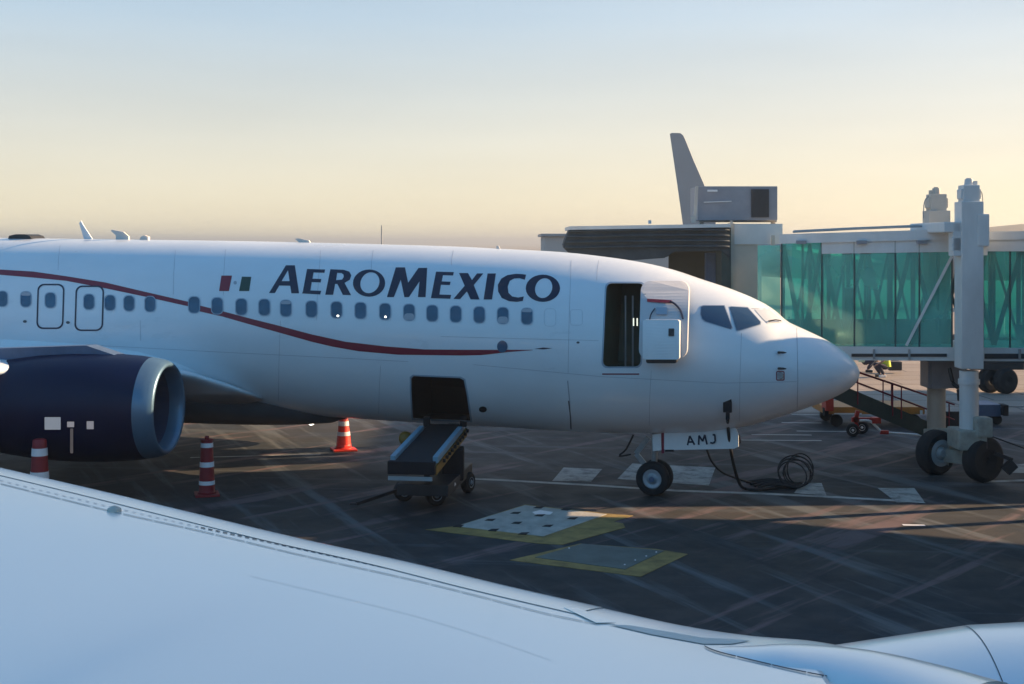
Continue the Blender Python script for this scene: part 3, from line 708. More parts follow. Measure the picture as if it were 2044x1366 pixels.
strokes([s4([(1112,358),(1145,222)]), s4([(1145,222),(1215,352)]), s4([(1128,312),(1190,310)]),
         s4([(1275,352),(1280,215)]), s4([(1280,215),(1335,300)]), s4([(1335,300),(1365,205)]), s4([(1365,205),(1398,345)]),
         s4([(1480,205),(1518,205)]), s4([(1512,205),(1518,300)]), s4([(1518,300),(1490,328)]), s4([(1490,328),(1445,318)])], .034, .424, 'registration_letters', M['letter'], gd)
b2 = BM(); tube(b2, [A(4.45, .1, 1.2), A(4.6, .1, .9), A(4.75, .1, .75), A(4.5, .1, .8)], .02, 6, 4); tube(b2, [P(1475, 868, 26), P(1477, 885, 26)], .02, 6); make('hydraulic_line', b2, M['cable'], gear)
# main gear, mostly behind the engine
for v_ in (2.7, -2.7):
    b2 = BM(); cyl(b2, A(19.6, v_, .5), A(19.6, v_ * .95, 2.3), .1, .13, 14); mg = make('main_gear', b2, M['gearmetal'], jet)
    for k in (-.32, .32):
        b2 = BM(); lathe(b2, A(19.6, v_ + k - .17, .56), STB, [(0, .2), (0, .48), (.06, .55), (.28, .55), (.34, .48), (.34, .2)], 30); make('wheel', b2, M['rubber'], mg, smooth=False)

# external power socket and cables
b2 = BM(); p = hit(1452, 808, .02); box(b2, p, (.16, .07, .27), Matrix.Rotation(-TH, 3, 'Z'), .01)
box(b2, p + Vector((0, -.02, -.2)), (.07, .06, .14), Matrix.Rotation(-TH, 3, 'Z'), .01)
pw = make('power_cable', b2, M['black'], None, label='black power cable plugged under the cockpit and coiled on the ground by the nose wheel', cat='cable')
b2 = BM(); g0 = p + Vector((0, -.03, -.25))
tube(b2, [g0, P(1453, 850, 25.4), P(1458, 895, 25.6), P(1466, 935, 26.0), P(1474, 960, 26.2), G(1484, 978) + Vector((0, 0, .04)), G(1510, 982) + Vector((0, 0, .04)), G(1560, 975) + Vector((0, 0, .04)), G(1600, 968) + Vector((0, 0, .04))], .033, 10, 8)
for k in range(4):
    a = [G(1490 + 8 * k, 966 + 4 * k) + Vector((0, 0, .04)), G(1540, 962 + 5 * k) + Vector((0, 0, .05 + .02 * k)), G(1590, 970 + 3 * k) + Vector((0, 0, .05))]; tube(b2, a, .03, 8, 8)
tube(b2, [P(1410, 895, 25.9), P(1420, 920, 26), P(1440, 942, 26.3), P(1470, 955, 26.6), G(1500, 968) + Vector((0, 0, .04))], .022, 8, 8)
make('cable', b2, M['cable'], pw, smooth=True)
b2 = BM()
cc = G(1592, 972)
for k in range(6):
    cx_ = cc + Vector((.05 * k - .15, .08 * k - .2, 0)); r_ = .30 + .03 * (k % 3); tl = R(60 - 6 * k); ph = R(12 * k - 30)
    pts = []
    for j in range(29):
        a = 2 * math.pi * j / 28; x = r_ * math.cos(a); z = r_ * (1 + math.sin(a))
        pts.append(cx_ + Vector((x * math.cos(ph), x * math.sin(ph) + (z - r_) * .35, .03 + z * .85)))
    tube(b2, pts, .016, 6)
make('cable_coil', b2, M['cable'], None, smooth=True, label='loose upright coil of thin black hose standing on the ground right of the nose wheel', cat='cable coil')

# ------------------------------------------------------------------ ground markings
def gpoly(name, pts, m, z, **k):
    b2 = BM(); vv = [b2.verts.new(G(x, y, 0) + Vector((0, 0, z))) for x, y in pts]; b2.faces.new(vv); return make(name, b2, m, None, kind='structure', **k)
def gline(name, pts, w, m, z):
    b2 = BM(); up = [G(x, y) + Vector((0, w / 2, z)) for x, y in pts]; dn = [G(x, y) + Vector((0, -w / 2, z)) for x, y in pts]
    ua = [b2.verts.new(p) for p in up]; da = [b2.verts.new(p) for p in dn]
    for i in range(len(ua) - 1): b2.faces.new((ua[i], ua[i+1], da[i+1], da[i]))
    return make(name, b2, m, None, kind='structure')
gline('lead_line_marking', [(880, 953), (1000, 959), (1180, 969), (1350, 980), (1500, 985), (1650, 992), (1845, 1003)], .20, M['lineworn'], .004)
gpoly('white_marking', [(1102, 961), (1125, 934), (1202, 937), (1180, 962)], M['wornwhite'], .006)
gpoly('white_marking', [(1232, 957), (1262, 926), (1428, 934), (1415, 970)], M['wornwhite'], .006)
gpoly('white_marking', [(1585, 985), (1600, 965), (1640, 965), (1650, 990)], M['wornwhite'], .006)
gpoly('white_marking', [(1752, 975), (1825, 975), (1845, 1002), (1790, 1004)], M['wornwhite'], .006)
gpoly('white_marking', [(2010, 930), (2060, 925), (2060, 945), (2012, 945)], M['wornwhite'], .006)
gline('lead_line_marking', [(1960, 962), (2100, 958)], .22, M['lineworn'], .004)
gline('lead_line_marking', [(640, 907), (380, 914)], .12, M['lineworn'], .004)  # this pale line paints a sunlit streak on the apron
gline('lead_line_marking', [(1770, 866), (1845, 868)], .16, M['lineworn'], .004)
for k, (x0, x1, y) in enumerate(((1580, 1650, 828), (1560, 1640, 844), (1500, 1620, 868), (1480, 1640, 879), (1590, 1700, 861))):
    gline('slot_marking', [(x0, y), (x1, y + 1)], .10, M['lineworn'], .005)
gpoly('white_marking', [(1800, 1047), (1845, 1048), (1848, 1051), (1803, 1050)], M['conewhite'], .006)
# hatches
h1 = empty('ground_hatch', G(1070, 1045), 'pale speckled hatch cover with worn yellow border, right of the belt loader', 'hatch', 'hatches in the apron')
def gpart(name, pts, m, z, par, t=.01):
    b2 = BM(); prism(b2, [G(x, y, 0) + Vector((0, 0, z)) for x, y in pts], (0, 0, t)); return make(name, b2, m, par)
gpart('border', [(849,1058),(911,1051),(1048,1008),(1213,1026),(1264,1030),(1224,1042),(1244,1046),(1248,1054),(1123,1088),(1076,1086)], M['yellowline'], .001, h1, .006)
gpart('cover', [(911,1052),(1048,1010),(1211,1028),(1085,1072)], M['hatchplate'], .002, h1, .012)
for x, y in ((978,1040),(1029,1026),(1077,1031),(1129,1019),(1031,1046),(1093,1052),(1142,1037),(985,1060),(1045,1067),(1075,1015),(915,1052)):
    gpart('slot', [(x-11,y+1),(x-4,y-2.2),(x+12,y-2.6),(x+5,y+2)], M['black'], .004, h1, .013)
gpart('fresh_patch', [(1062,1024),(1078,1020),(1104,1024),(1098,1029),(1068,1028)], M['conewhite'], .0032, h1, .013)
h2 = empty('ground_hatch', G(1195, 1115), 'dark steel hatch cover with worn yellow border, nearer the camera than the pale one', 'hatch', 'hatches in the apron')
gpart('border', [(1017,1119),(1158,1086),(1310,1097),(1373,1107),(1279,1152)], M['yellowline'], .001, h2, .006)
gpart('cover', [(1068,1114),(1162,1087),(1326,1101),(1248,1138)], M['hatchteal'], .002, h2, .012)
for x, y in ((1136,1096),(1247,1129),(1268,1120),(1290,1112),(1310,1104)):
    gpart('bolt', [(x-2,y),(x,y-1.3),(x+2,y),(x,y+1.3)], M['conewhite'], .004, h2, .013)

# ------------------------------------------------------------------ cones
def cone(px, py, h, r0, r1, bands, mo, label, knob=False, split=None):
    g = G(px, py); e = empty('traffic_cone', g, label, 'traffic cone', 'traffic cones on the apron')
    b2 = BM(); box(b2, g + Vector((0, 0, .025)), (r0 * 2.9, r0 * 2.9, .05), Matrix.Rotation(.3, 3, 'Z'), .012); make('base', b2, mo, e)
    def rad(t): return r0 + (r1 - r0) * t
    b2 = BM(); lathe(b2, g, (0, 0, 1), [(.05, rad(0) * 1.15), (.09, rad(.03))] + [(h * t / 10, rad(t / 10)) for t in range(1, 10)] + [(h * .985, r1), (h, r1 * .7)], 28); make('body', b2, mo, e, smooth=True)
    for (a, b) in bands:
        b2 = BM(); lathe(b2, g, (0, 0, 1), [(h * a, rad(a) + .001), (h * a, rad(a) + .006), (h * b, rad(b) + .006), (h * b, rad(b) + .001)], 28, cap=False); make('reflective_band', b2, M['conewhite'], e, smooth=False)
    if knob:
        b2 = BM(); lathe(b2, g, (0, 0, 1), [(h, r1 * .35), (h * 1.05, r1 * .4), (h * 1.07, r1 * .3)], 14)
        lathe(b2, g, (0, 0, 1), [(h - .005, r1 * 1.15), (h + .01, r1 * 1.15)], 20); make('grip', b2, mo, e)
    return e
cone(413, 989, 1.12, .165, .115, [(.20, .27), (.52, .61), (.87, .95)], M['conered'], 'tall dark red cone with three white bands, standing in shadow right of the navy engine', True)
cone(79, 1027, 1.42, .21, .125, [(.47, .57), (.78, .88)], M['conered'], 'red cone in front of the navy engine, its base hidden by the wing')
cone(686, 899, .80, .20, .105, [(.46, .58), (.76, .90)], M['coneorange'], 'bright orange cone with two white bands, lit by the sun left of the belt loader')

# ------------------------------------------------------------------ belt loader
bl = empty('belt_loader', G(850, 990), 'dark belt loader with blue side rails raised to the open cargo door', 'belt loader')
n0 = P(823, 930, 23.9); t0 = P(890, 853, 27.0); ax = (t0 - n0); axn = ax.normalized(); side = Vector((0, 0, 1)).cross(axn).normalized(); nu = axn.cross(side)
hwid = .35
b2 = BM(); bar(b2, n0, t0, hwid * 2, .14, bevel=.02); make('conveyor_belt', b2, M['belt'], bl)
for k in range(9):
    pass
for sd in (1, -1):
    b2 = BM(); o = side * sd * (hwid + .05); bar(b2, n0 + o + nu * .08 + axn * .15, t0 + o + nu * .08 - axn * .5, .10, .12, bevel=.015); make('side_rail', b2, M['rail'], bl)
    b2 = BM(); o = side * sd * (hwid + .08); bar(b2, n0 + o - nu * .09, t0 + o - nu * .09, .04, .16); make('side_beam', b2, M['yellow'] if sd < 0 else M['darkmetal'], bl)
b2 = BM(); bar(b2, n0 - side * .44 - axn * .06 - nu * .02, n0 + side * .44 - axn * .06 - nu * .02, .14, .24, bevel=.02); make('end_bumper', b2, M['black'], bl)
b2 = BM(); bar(b2, n0 - side * .40 - axn * .15 - nu * .2, n0 + side * .42 - axn * .15 - nu * .2, .05, .07); make('cross_tube', b2, M['greymetal'], bl)
for px in (852, 925):
    b2 = BM(); q = P(px, 852, 27.0); bar(b2, q, q + Vector((0, 0, .22)), .14, .14, bevel=.02); make('door_bumper', b2, M['black'], bl)
b2 = BM()
base = Vector((n0.x + .25, 25.4, 0)); dx = Vector((axn.x, axn.y, 0)).normalized(); sx = Vector((0, 0, 1)).cross(dx)
box(b2, base + dx * .5 + Vector((0, 0, .42)), (2.6, 1.0, .22), Matrix((dx, sx, Vector((0, 0, 1)))).transposed(), .03)
bar(b2, base - dx * .2 + Vector((0, 0, .5)), n0 + axn * 1.0 - nu * .1, .12, .1); bar(b2, base + dx * 1.1 + Vector((0, 0, .5)), t0 - axn * .9 - nu * .1, .12, .1)
make('chassis', b2, M['darkmetal'], bl)
b2 = BM(); box(b2, P(905, 925, 26.0), (.42, .5, .62), None, .04); make('engine_box', b2, M['black'], bl)
b2 = BM(); q = P(808, 873, 27.4); lathe(b2, q, (0.2, -1, 0), [(0, .05), (.02, .13), (.2, .15), (.3, .12), (.32, .02)], 20); make('air_tank', b2, M['yellow'], bl, smooth=True)
b2 = BM(); bar(b2, P(812, 892, 27.4), P(812, 930, 27.3), .08); make('tank_post', b2, M['darkmetal'], bl)
for i, (px, py, Y, r_) in enumerate(((870, 1009, 0, .20), (806, 1000, 0, .20), (934, 983, 0, .21))):
    g = G(px, py) + Vector((0, 0, r_)); b2 = BM(); an = sx if i < 2 else sx
    an = Vector((.35, -.94, 0)) if i < 2 else Vector((.9, -.4, 0))
    lathe(b2, g - an * .08, an, [(0, r_ * .5), (0, r_ * .85), (.03, r_), (.13, r_), (.16, r_ * .85), (.16, r_ * .5)], 26); w = make('wheel', b2, M['rubber'], bl)
    b2 = BM(); lathe(b2, g - an * .08, an, [(.02, r_ * .52), (.165, r_ * .52), (.15, r_ * .3), (.18, .03)], 20); make('rim', b2, M['hub'], w)
b2 = BM(); a = G(805, 1000); b = G(712, 1016); bar(b2, a + Vector((0, 0, .25)), b + Vector((0, 0, .10)), .06, .06); bar(b2, b + Vector((0, 0, .1)) - Vector((.12, 0, 0)), b + Vector((0, 0, .1)), .1, .03)
make('tow_bar', b2, M['darkmetal'], bl)
b2 = BM(); bar(b2, P(893, 985, 25), P(908, 965, 25.2), .04, .05); make('jack_leg', b2, M['white'], bl)
b2 = BM()
for k in range(10):
    q = n0 + axn * (.5 + .27 * k) - side * (hwid + .12) - nu * .02; cyl(b2, q, q - side * .05, .035, .035, 8)
make('roller_ends', b2, M['black'], bl)

# ------------------------------------------------------------------ jet bridge
jb = empty('jet_bridge', G(1930, 950), 'passenger boarding bridge with green glass tunnel and dark canopy behind the airliner nose', 'jet bridge')
YB0, YB1 = 30.0, 28.0; PX0, PX1 = 1556, 2170
def Yb(px):      # depth of the near tunnel wall, straight in plan
    a = Vector(((PX0 - CX) / F * YB0, YB0)); b = Vector(((PX1 - CX) / F * YB1, YB1)); k = (px - CX) / F
    # a + t(b-a): x = k y
    t = (k * a.y - a.x) / ((b.x - a.x) - k * (b.y - a.y)); return a.y + t * (b.y - a.y)
def T(px, py, d=0.0):
    return P(px, py, Yb(px)) + TB * d
_a = P(PX0, 500, YB0); _b = P(PX1, 500, YB1); TD = Vector((_b.x - _a.x, _b.y - _a.y, 0)).normalized(); TB = Vector((-TD.y, TD.x, 0))
if TB.y < 0: TB = -TB
W = 2.3
def tz(px, tab): return interp(tab, px)
RT = [(1460, 446), (1556, 468), (1700, 462), (1900, 455), (2170, 450)]
def strip(name, px0, px1, ytop, ybot, m, d=0.0, t=.06, par=jb, smooth=False):
    b2 = BM(); q = [T(px0, ytop(px0), d), T(px1, ytop(px1), d), T(px1, ybot(px1), d), T(px0, ybot(px0), d)]
    prism(b2, q, TB * t); return make(name, b2, m, par)
fr_ = lambda tab: (lambda px: interp(tab, px))
roofT = fr_([(1556, 468), (1900, 455), (1960, 464), (2170, 462)]); roofB = fr_([(1556, 487), (1640, 483), (1900, 478), (2170, 474)])
tranB = fr_([(1556, 506), (1700, 508), (1900, 503), (2170, 498)])
gB = fr_([(1500, 690), (2170, 697)]); beamB = fr_([(1500, 718), (2170, 722)])
b2 = BM(); q = [T(1556, roofT(1556), -.05), T(1915, roofT(1915), -.05), T(1915, roofB(1915), -.05), T(1556, roofB(1556), -.05)]; prism(b2, q, TB * (W + .1)); make('roof', b2, M['bridgegrey'], jb)
b2 = BM(); q = [T(1960, 463, -.12), T(2170, 460, -.12), T(2170, 476, -.12), T(1960, 480, -.12)]; prism(b2, q, TB * (W + .24)); make('roof', b2, M['bridgegrey'], jb, label='roof of the larger outer tunnel section')
b2 = BM(); q = [T(1500, 690, -.03), T(2170, 696, -.03), T(2170, 722, -.03), T(1500, 718, -.03)]; prism(b2, q, TB * (W + .06)); make('floor', b2, M['bridgegrey'], jb)
strip('floor_channel', 1700, 1890, lambda p: 706, lambda p: 712, M['darkmetal'], -.06, .03); strip('floor_channel', 1965, 2170, lambda p: 706, lambda p: 716, M['darkmetal'], -.06, .03)
strip('transom', 1640, 1915, roofB, tranB, M['bridgegrey'], .0, .05); strip('transom', 1960, 2170, lambda p: 478, lambda p: 502, M['bridgegrey'], -.08, .05)
for (a, b) in ((1560, 1640), (1640, 1705), (1705, 1787), (1787, 1835), (1835, 1900), (1960, 2016), (2016, 2100), (2100, 2170)):
    strip('glass_panel', a + 1, b - 1, tranB if a >= 1640 else roofB, gB, M['greenglass'], .02, .01)
    strip('glass_panel', a + 1, b - 1, roofB, gB, M['greenglass'], W - .05, .01)
for px in (1560, 1640, 1705, 1787, 1835, 1900, 1962, 2016, 2100):
    b2 = BM(); bar(b2, T(px, roofB(px), .02), T(px, 696, .02), .03, .04); make('mullion', b2, M['truss'], jb)
b2 = BM()
nodes = [1562, 1600, 1640, 1682, 1726, 1772, 1820, 1872, 1928, 1985, 2045, 2105, 2165]
for i, (a, b) in enumerate(zip(nodes, nodes[1:])):
    up, dn = roofB(a) + 3, 690
    p0, p1 = (up, dn) if i % 2 == 0 else (dn, up)
    bar(b2, T(a, p0, .22), T(b, p1, .22), .10, .10); bar(b2, T(a, up, .25), T(a, dn, .25), .05, .05)
    bar(b2, T(a, p1, W - .2), T(b, p0, W - .2), .06, .06); bar(b2, T(b, up, W - .2), T(b, dn, W - .2), .08, .08)
make('truss', b2, M['truss'], jb)
b2 = BM(); bar(b2, T(1809, 690, -.06), T(1900, 512, -.06), .05, .06); make('outer_brace', b2, M['bridgegrey'], jb)
b2 = BM(); q = [T(1678, 578, .8), T(1701, 578, .8), T(1704, 690, .8), T(1678, 690, .8)]; prism(b2, q, TB * .4); make('control_cabinet', b2, mat('olive_panel', (0.05, 0.07, 0.02), 0.6), jb)
b2 = BM(); q = [T(1562, 640, .5), T(1900, 640, .5), T(1900, 690, .5), T(1562, 690, .5)]; prism(b2, q, TB * .08); make('handrail_panel', b2, M['stairs'], jb)
# cab
CB = 33.0
def cab(name, x0, y0, x1, y1, m, Y=CB, d=2.4, bevel=0.0):
    b2 = BM(); a = P(x0, y0, Y); b = P(x1, y1, Y); box(b2, ((a.x + b.x) / 2, Y + d / 2, (a.z + b.z) / 2), (abs(b.x - a.x), d, abs(a.z - b.z)), None, bevel); return make(name, b2, m, jb)
cab('cab_post', 1462, 448, 1512, 720, M['bridgebeige'], CB, .5); cab('cab_post', 1455, 446, 1466, 640, M['bridgebeige'], CB - .08, .2)
cab('cab_roof', 1462, 447, 1562, 488, M['bridgegrey'], CB - .04, 2.4)
strip('glass_panel', 1512, 1557, lambda p: 490, lambda p: 690, M['paleglass'], .02, .01)
cab('cab_floor', 1335, 690, 1562, 724, M['bridgegrey'], CB, 2.4)
cab('cab_back_wall', 1335, 497, 1462, 605, mat('cab_wall_paint', (0.06, 0.065, 0.05), 0.7, noise=.25, nscale=2), CB + 1.6, .1)
cab('cab_side_post', 1410, 505, 1446, 605, M['bluepaint'], CB + .6, .3)
b2 = BM(); prof = [(1137, 457), (1128, 478), (1124, 492), (1140, 508), (1200, 516), (1262, 520), (1330, 515), (1345, 500), (1440, 498), (1457, 520), (1457, 452)]
q = [P(x, y, CB - .5) for x, y in prof]; prism(b2, q, (0, .9, 0)); bmesh.ops.bevel(b2, geom=b2.edges[:], offset=.03, segments=2, affect='EDGES'); cn = make('canopy', b2, M['canopy'], jb)
for k in range(4):
    b2 = BM(); y0 = 462 + k * 11
    tube(b2, [P(1134 - 2 * k, y0, CB - .55), P(1250, y0 - 2, CB - .57), P(1380, y0 - 3, CB - .57), P(1456, y0 - 2, CB - .55)], .028, 8, 4); make('canopy_fold', b2, M['canopy'], cn, smooth=True)
b2 = BM(); q = [P(1137, 452, CB - .6), P(1458, 447, CB - .6), P(1458, 454, CB - .6), P(1137, 459, CB - .6)]; prism(b2, q, (0, 2.9, 0)); make('canopy_roof', b2, M['bridgegrey'], jb)
cab('canopy_side', 1440, 455, 1459, 605, M['stairs'], CB - .45, .9)
b2 = BM(); cyl(b2, P(1297, 447, CB), P(1297, 440, CB), .04); make('warning_light', b2, M['bridgegrey'], jb)
# air conditioning unit
ac = BM(); a = P(1393, 372, 33.2); b = P(1552, 440, 33.2); box(ac, ((a.x + b.x) / 2, 33.9, (a.z + b.z) / 2), (b.x - a.x, 1.4, a.z - b.z), None, .02); acu = make('air_conditioner', ac, M['acbox'], jb, label='grey air conditioning unit on the cab roof')
cab('louvre', 1500, 378, 1535, 434, M['darkmetal'], 33.16, .05); 
b2 = BM(); bar(b2, P(1405, 404, 33.17), P(1460, 402, 33.17), .03, .02); bar(b2, P(1412, 381, 33.17), P(1432, 381, 33.17), .03, .05); make('handle', b2, M['white'], acu)
b2 = BM()
for x in (1400, 1543): bar(b2, P(x, 438, 33.6), P(x, 470, 33.6), .10)
bar(b2, P(1395, 441, 33.5), P(1550, 441, 33.5), .08); bar(b2, P(1460, 440, 32.8), P(1463, 700, 32.8), .06) ; bar(b2, P(1543, 470, 32.8), P(1543, 490, 32.8), .08)
make('unit_frame', b2, M['bridgebeige'], jb)
b2 = BM(); bar(b2, P(1391, 372, 33.0), P(1386, 445, 33.0), .07); bar(b2, P(1382, 432, 33.0), P(1384, 445, 33.0), .12, .08); make('conduit', b2, M['bridgebeige'], jb)
b2 = BM(); tube(b2, [T(1580, 463, .3), T(1700, 457, .3), T(1850, 451, .3)], .03, 6); tube(b2, [T(1580, 461, .5), T(1700, 455, .5), T(1850, 449, .5)], .02, 6); make('roof_conduit', b2, M['greymetal'], jb)
for px in (1600, 1720, 1840):
    b2 = BM(); box(b2, T(px, 484, -.1), (.22, .1, .08), None, .01); make('flood_lamp', b2, M['acbox'], jb)
for px in (1655, 1745, 1815, 2035, 2090):
    b2 = BM(); bar(b2, T(px, 697, -.07), T(px, 717, -.07), .04, .05); make('floor_bracket', b2, M['greymetal'], jb)
# lift columns
def column(px, Y, w, ztop_py, m, side):
    b2 = BM(); x = (px - CX) / F * Y
    def zz_(py): return CAMH + (HZ - py) / F * Y
    box(b2, (x, Y, (zz_(ztop_py + 45) + zz_(735)) / 2), (w, w, zz_(ztop_py + 45) - zz_(735)), None, .02)
    cyl(b2, (x, Y, zz_(740)), (x, Y, zz_(862)), w * .42, w * .42, 24); cyl(b2, (x, Y, zz_(757)), (x, Y, zz_(767)), w * .48, w * .48, 24)
    c = make('lift_column', b2, m, jb)
    b2 = BM(); box(b2, (x, Y, zz_(ztop_py + 30)), (w * .75, w * .75, 36 / F * Y), None, .03); box(b2, (x, Y, zz_(ztop_py + 30)), (w * .92, w * .6, 20 / F * Y), None, .03)
    cyl(b2, (x, Y, zz_(ztop_py + 14)), (x, Y, zz_(ztop_py)), w * .22, w * .18, 16); cyl(b2, (x, Y, zz_(ztop_py - 2)), (x, Y, zz_(ztop_py + 16)), .06, .06, 12)
    box(b2, (x + side * .10, Y, zz_(ztop_py + 8)), (.13, .12, .09), None, .01)
    make('drive_motor', b2, m, c)
    b2 = BM(); tube(b2, [(x + side * .15, Y, zz_(ztop_py + 12)), (x + side * .28, Y, zz_(ztop_py + 28)), (x + side * .30, Y, zz_(ztop_py + 60))], .012, 6, 6); make('motor_cable', b2, M['greymetal'], c)
    return c
column(1934, 28.0, .47, 358, M['bridgegrey'], 1)
column(1869, 30.6, .50, 376, M['bridgebeige'], -1)
b2 = BM()
box(b2, P(1908, 478, 27.95), (.22, .3, .72), None, .02); box(b2, P(1907, 488, 27.9), (.2, .2, .3), None, .02); box(b2, P(1955, 460, 28.0), (.26, .5, .7), None, .04); box(b2, P(1885, 455, 29), (.8, 2.4, .22), None, .03)
bar(b2, P(1965, 480, 27.95), P(1965, 510, 27.95), .1)
make('guide_bracket', b2, M['bridgegrey'], jb)
b2 = BM(); box(b2, P(1883, 732, 30.4), (.9, .6, .95), None, .02); box(b2, P(1872, 745, 30.2), (.4, .3, .7), None, .02); make('junction_box', b2, M['acbox'], jb)
b2 = BM(); tube(b2, [P(1895, 735, 29), P(1903, 765, 28.9), P(1912, 775, 28.8), P(1915, 800, 28.7)], .045, 8, 6); make('hose', b2, M['cable'], jb)
# bogie
b2 = BM()
bar(b2, P(1862, 868, 30.0), P(1945, 866, 27.9), .45, .28, bevel=.03)
box(b2, P(1930, 875, 28.0), (.6, .8, .42), None, .05); box(b2, P(1960, 852, 27.75), (.34, .4, .42), None, .06); bar(b2, P(1862, 905, 29.0), P(1950, 915, 28.0), .30, .30, bevel=.04)
cyl(b2, P(1885, 910, 28.9), P(1870, 910, 28.9) , .33, .33, 24); bar(b2, P(1905, 900, 28.6), P(1905, 870, 28.6), .3, .3)
bg_ = make('bogie', b2, mat('bogie_pale', (0.33, 0.34, 0.30), 0.55, noise=.4, nscale=5), jb)
for (px, py, an) in ((1962, 962, Vector((.42, -.9, 0))), (1868, 947, Vector((-.42, .9, 0)))):
    r_ = .49; g = G(px, py) + Vector((0, 0, r_)); an.normalize(); wd = .36; b2 = BM()
    lathe(b2, g - an * wd / 2, an, [(0, r_ * .45), (0.0, r_ * .82), (.05, r_ * .95), (.10, r_), (wd - .10, r_), (wd - .05, r_ * .95), (wd, r_ * .82), (wd, r_ * .45), (wd - .05, .02)], 44, cap=False); lathe(b2, g - an * wd / 2, an, [(0, r_ * .45), (.05, .02)], 44, cap=False)
    w = make('wheel', b2, M['rubber'], jb, smooth=False)
    b2 = BM(); lathe(b2, g, -an if px > 1900 else -an, [(.0, r_ * .62), (wd / 2 + .004, r_ * .6), (wd / 2 + .02, r_ * .4), (wd / 2 - .02, r_ * .3), (wd / 2 + .05, .08), (wd / 2 + .05, .01)], 28, cap=False); make('rim', b2, M['greymetal'], w)
b2 = BM(); bar(b2, P(1985, 905, 27.6), P(2020, 918, 27.6), .08, .08); bar(b2, P(2008, 925, 27.6), P(2022, 940, 27.6), .12, .25); bar(b2, P(1975, 870, 28), P(2044, 895, 28), .03, .03); make('wheel_guard', b2, M['darkmetal'], jb)
# service stairs
st = BM(); a0, a1 = P(1650, 752, 30.2), P(1905, 872, 31.4)
for sd in (0, .8):
    bar(st, a0 + Vector((0, sd, -.25)), a1 + Vector((0, sd, -.1)), .06, .36)
ns = 13
for k in range(ns):
    t = (k + .5) / ns; p = a0.lerp(a1, t) + Vector((0, .4, -.15)); box(st, p, (.26, .8, .04)); box(st, p + Vector((-.12, 0, .06)), (.02, .8, .14))
make('service_stairs', st, M['stairs'], jb)
b2 = BM()
for sd, dz in ((0, .0), (.8, .0)):
    r0 = P(1690, 736, 30.2) + Vector((0, sd, dz)); r1 = P(1905, 808, 31.2) + Vector((0, sd, dz))
    r0b = P(1700, 760, 30.2) + Vector((0, sd, dz)); r1b = P(1905, 838, 31.2) + Vector((0, sd, dz))
    tube(b2, [r0, r1], .022, 6); tube(b2, [r0b, r1b], .02, 6)
    for t in (.1, .42, .5, .95): tube(b2, [r0.lerp(r1, t), r0.lerp(r1, t) - Vector((0, 0, .75))], .016, 6)
make('stair_handrail', b2, M['stripe'], jb)
b2 = BM(); bar(b2, G(1905, 858) + Vector((0, 0, .02)), G(1905, 858) + Vector((0, 0, .5)), .8, .1); make('stair_foot', b2, M['darkmetal'], jb)

# ------------------------------------------------------------------ background things
far = empty('airliner', G(1400, 605), 'distant airliner of which only the pale grey tail fin rises above the boarding bridge', 'airliner', 'parked airliners')
Yf = 110.0
def FP(px, py):
    t = (px - CX) / F; X0 = (1380 - CX) / F * Yf; X = t * (Yf + .3 * X0) / (1 + .3 * t); Y = Yf - .3 * (X - X0); return Vector((X, Y, CAMH + (HZ - py) / F * Y))
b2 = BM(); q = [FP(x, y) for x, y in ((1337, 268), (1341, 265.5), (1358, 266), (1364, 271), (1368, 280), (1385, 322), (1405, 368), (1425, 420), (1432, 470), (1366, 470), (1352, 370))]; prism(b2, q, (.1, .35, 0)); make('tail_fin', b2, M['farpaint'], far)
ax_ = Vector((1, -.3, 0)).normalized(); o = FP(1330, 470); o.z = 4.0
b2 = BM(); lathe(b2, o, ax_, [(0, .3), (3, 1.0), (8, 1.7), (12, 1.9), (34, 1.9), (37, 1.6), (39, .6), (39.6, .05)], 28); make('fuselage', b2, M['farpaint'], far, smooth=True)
for k in (14, 32):
    b2 = BM(); q = o + ax_ * k; cyl(b2, (q.x, q.y, .3), (q.x, q.y, 3), .2); make('landing_gear', b2, M['darkmetal'], far)
for sd in (1, -1):
    b2 = BM(); w0 = o + ax_ * 18; lt = Vector((ax_.y, -ax_.x, 0)) * sd; prism(b2, [w0 + lt * 1.5 + Vector((0, 0, -.6)), w0 + lt * 15 - ax_ * 6 + Vector((0, 0, .6)), w0 + lt * 15 - ax_ * 7.5 + Vector((0, 0, .6)), w0 + lt * 1.5 - ax_ * 6 + Vector((0, 0, -.6))], (0, 0, .25)); make('wing', b2, M['farpaint'], far)

# building seen above the fuselage
tb = empty('terminal_building', G(1110, 600), 'low pale grey block just left of the dark bridge canopy', 'building', 'terminal buildings')
b2 = BM(); a = P(1087, 472, 60); box(b2, (a.x + 5, 64, a.z / 2), (10, 8, a.z), None, .05); make('wall', b2, M['building'], tb)
b2 = BM(); box(b2, (a.x + 5, 64, a.z + .06), (10.3, 8.3, .12)); make('roof', b2, M['greymetal'], tb)
for k in range(3):
    b2 = BM(); box(b2, (a.x + 2 + 3 * k, 59.98, 2.4), (1.8, .08, 1.4)); make('window', b2, M['bwindow'], tb)
b2 = BM(); p = P(762, 450, 80); cyl(b2, (p.x, 80, 0), p, .06, .04, 8); cyl(b2, (p.x, 80, 0), (p.x, 80, .8), .15, .12, 10); make('mast', b2, M['greymetal'], None, label='thin mast tip rising beyond the middle of the fuselage roof', cat='mast')
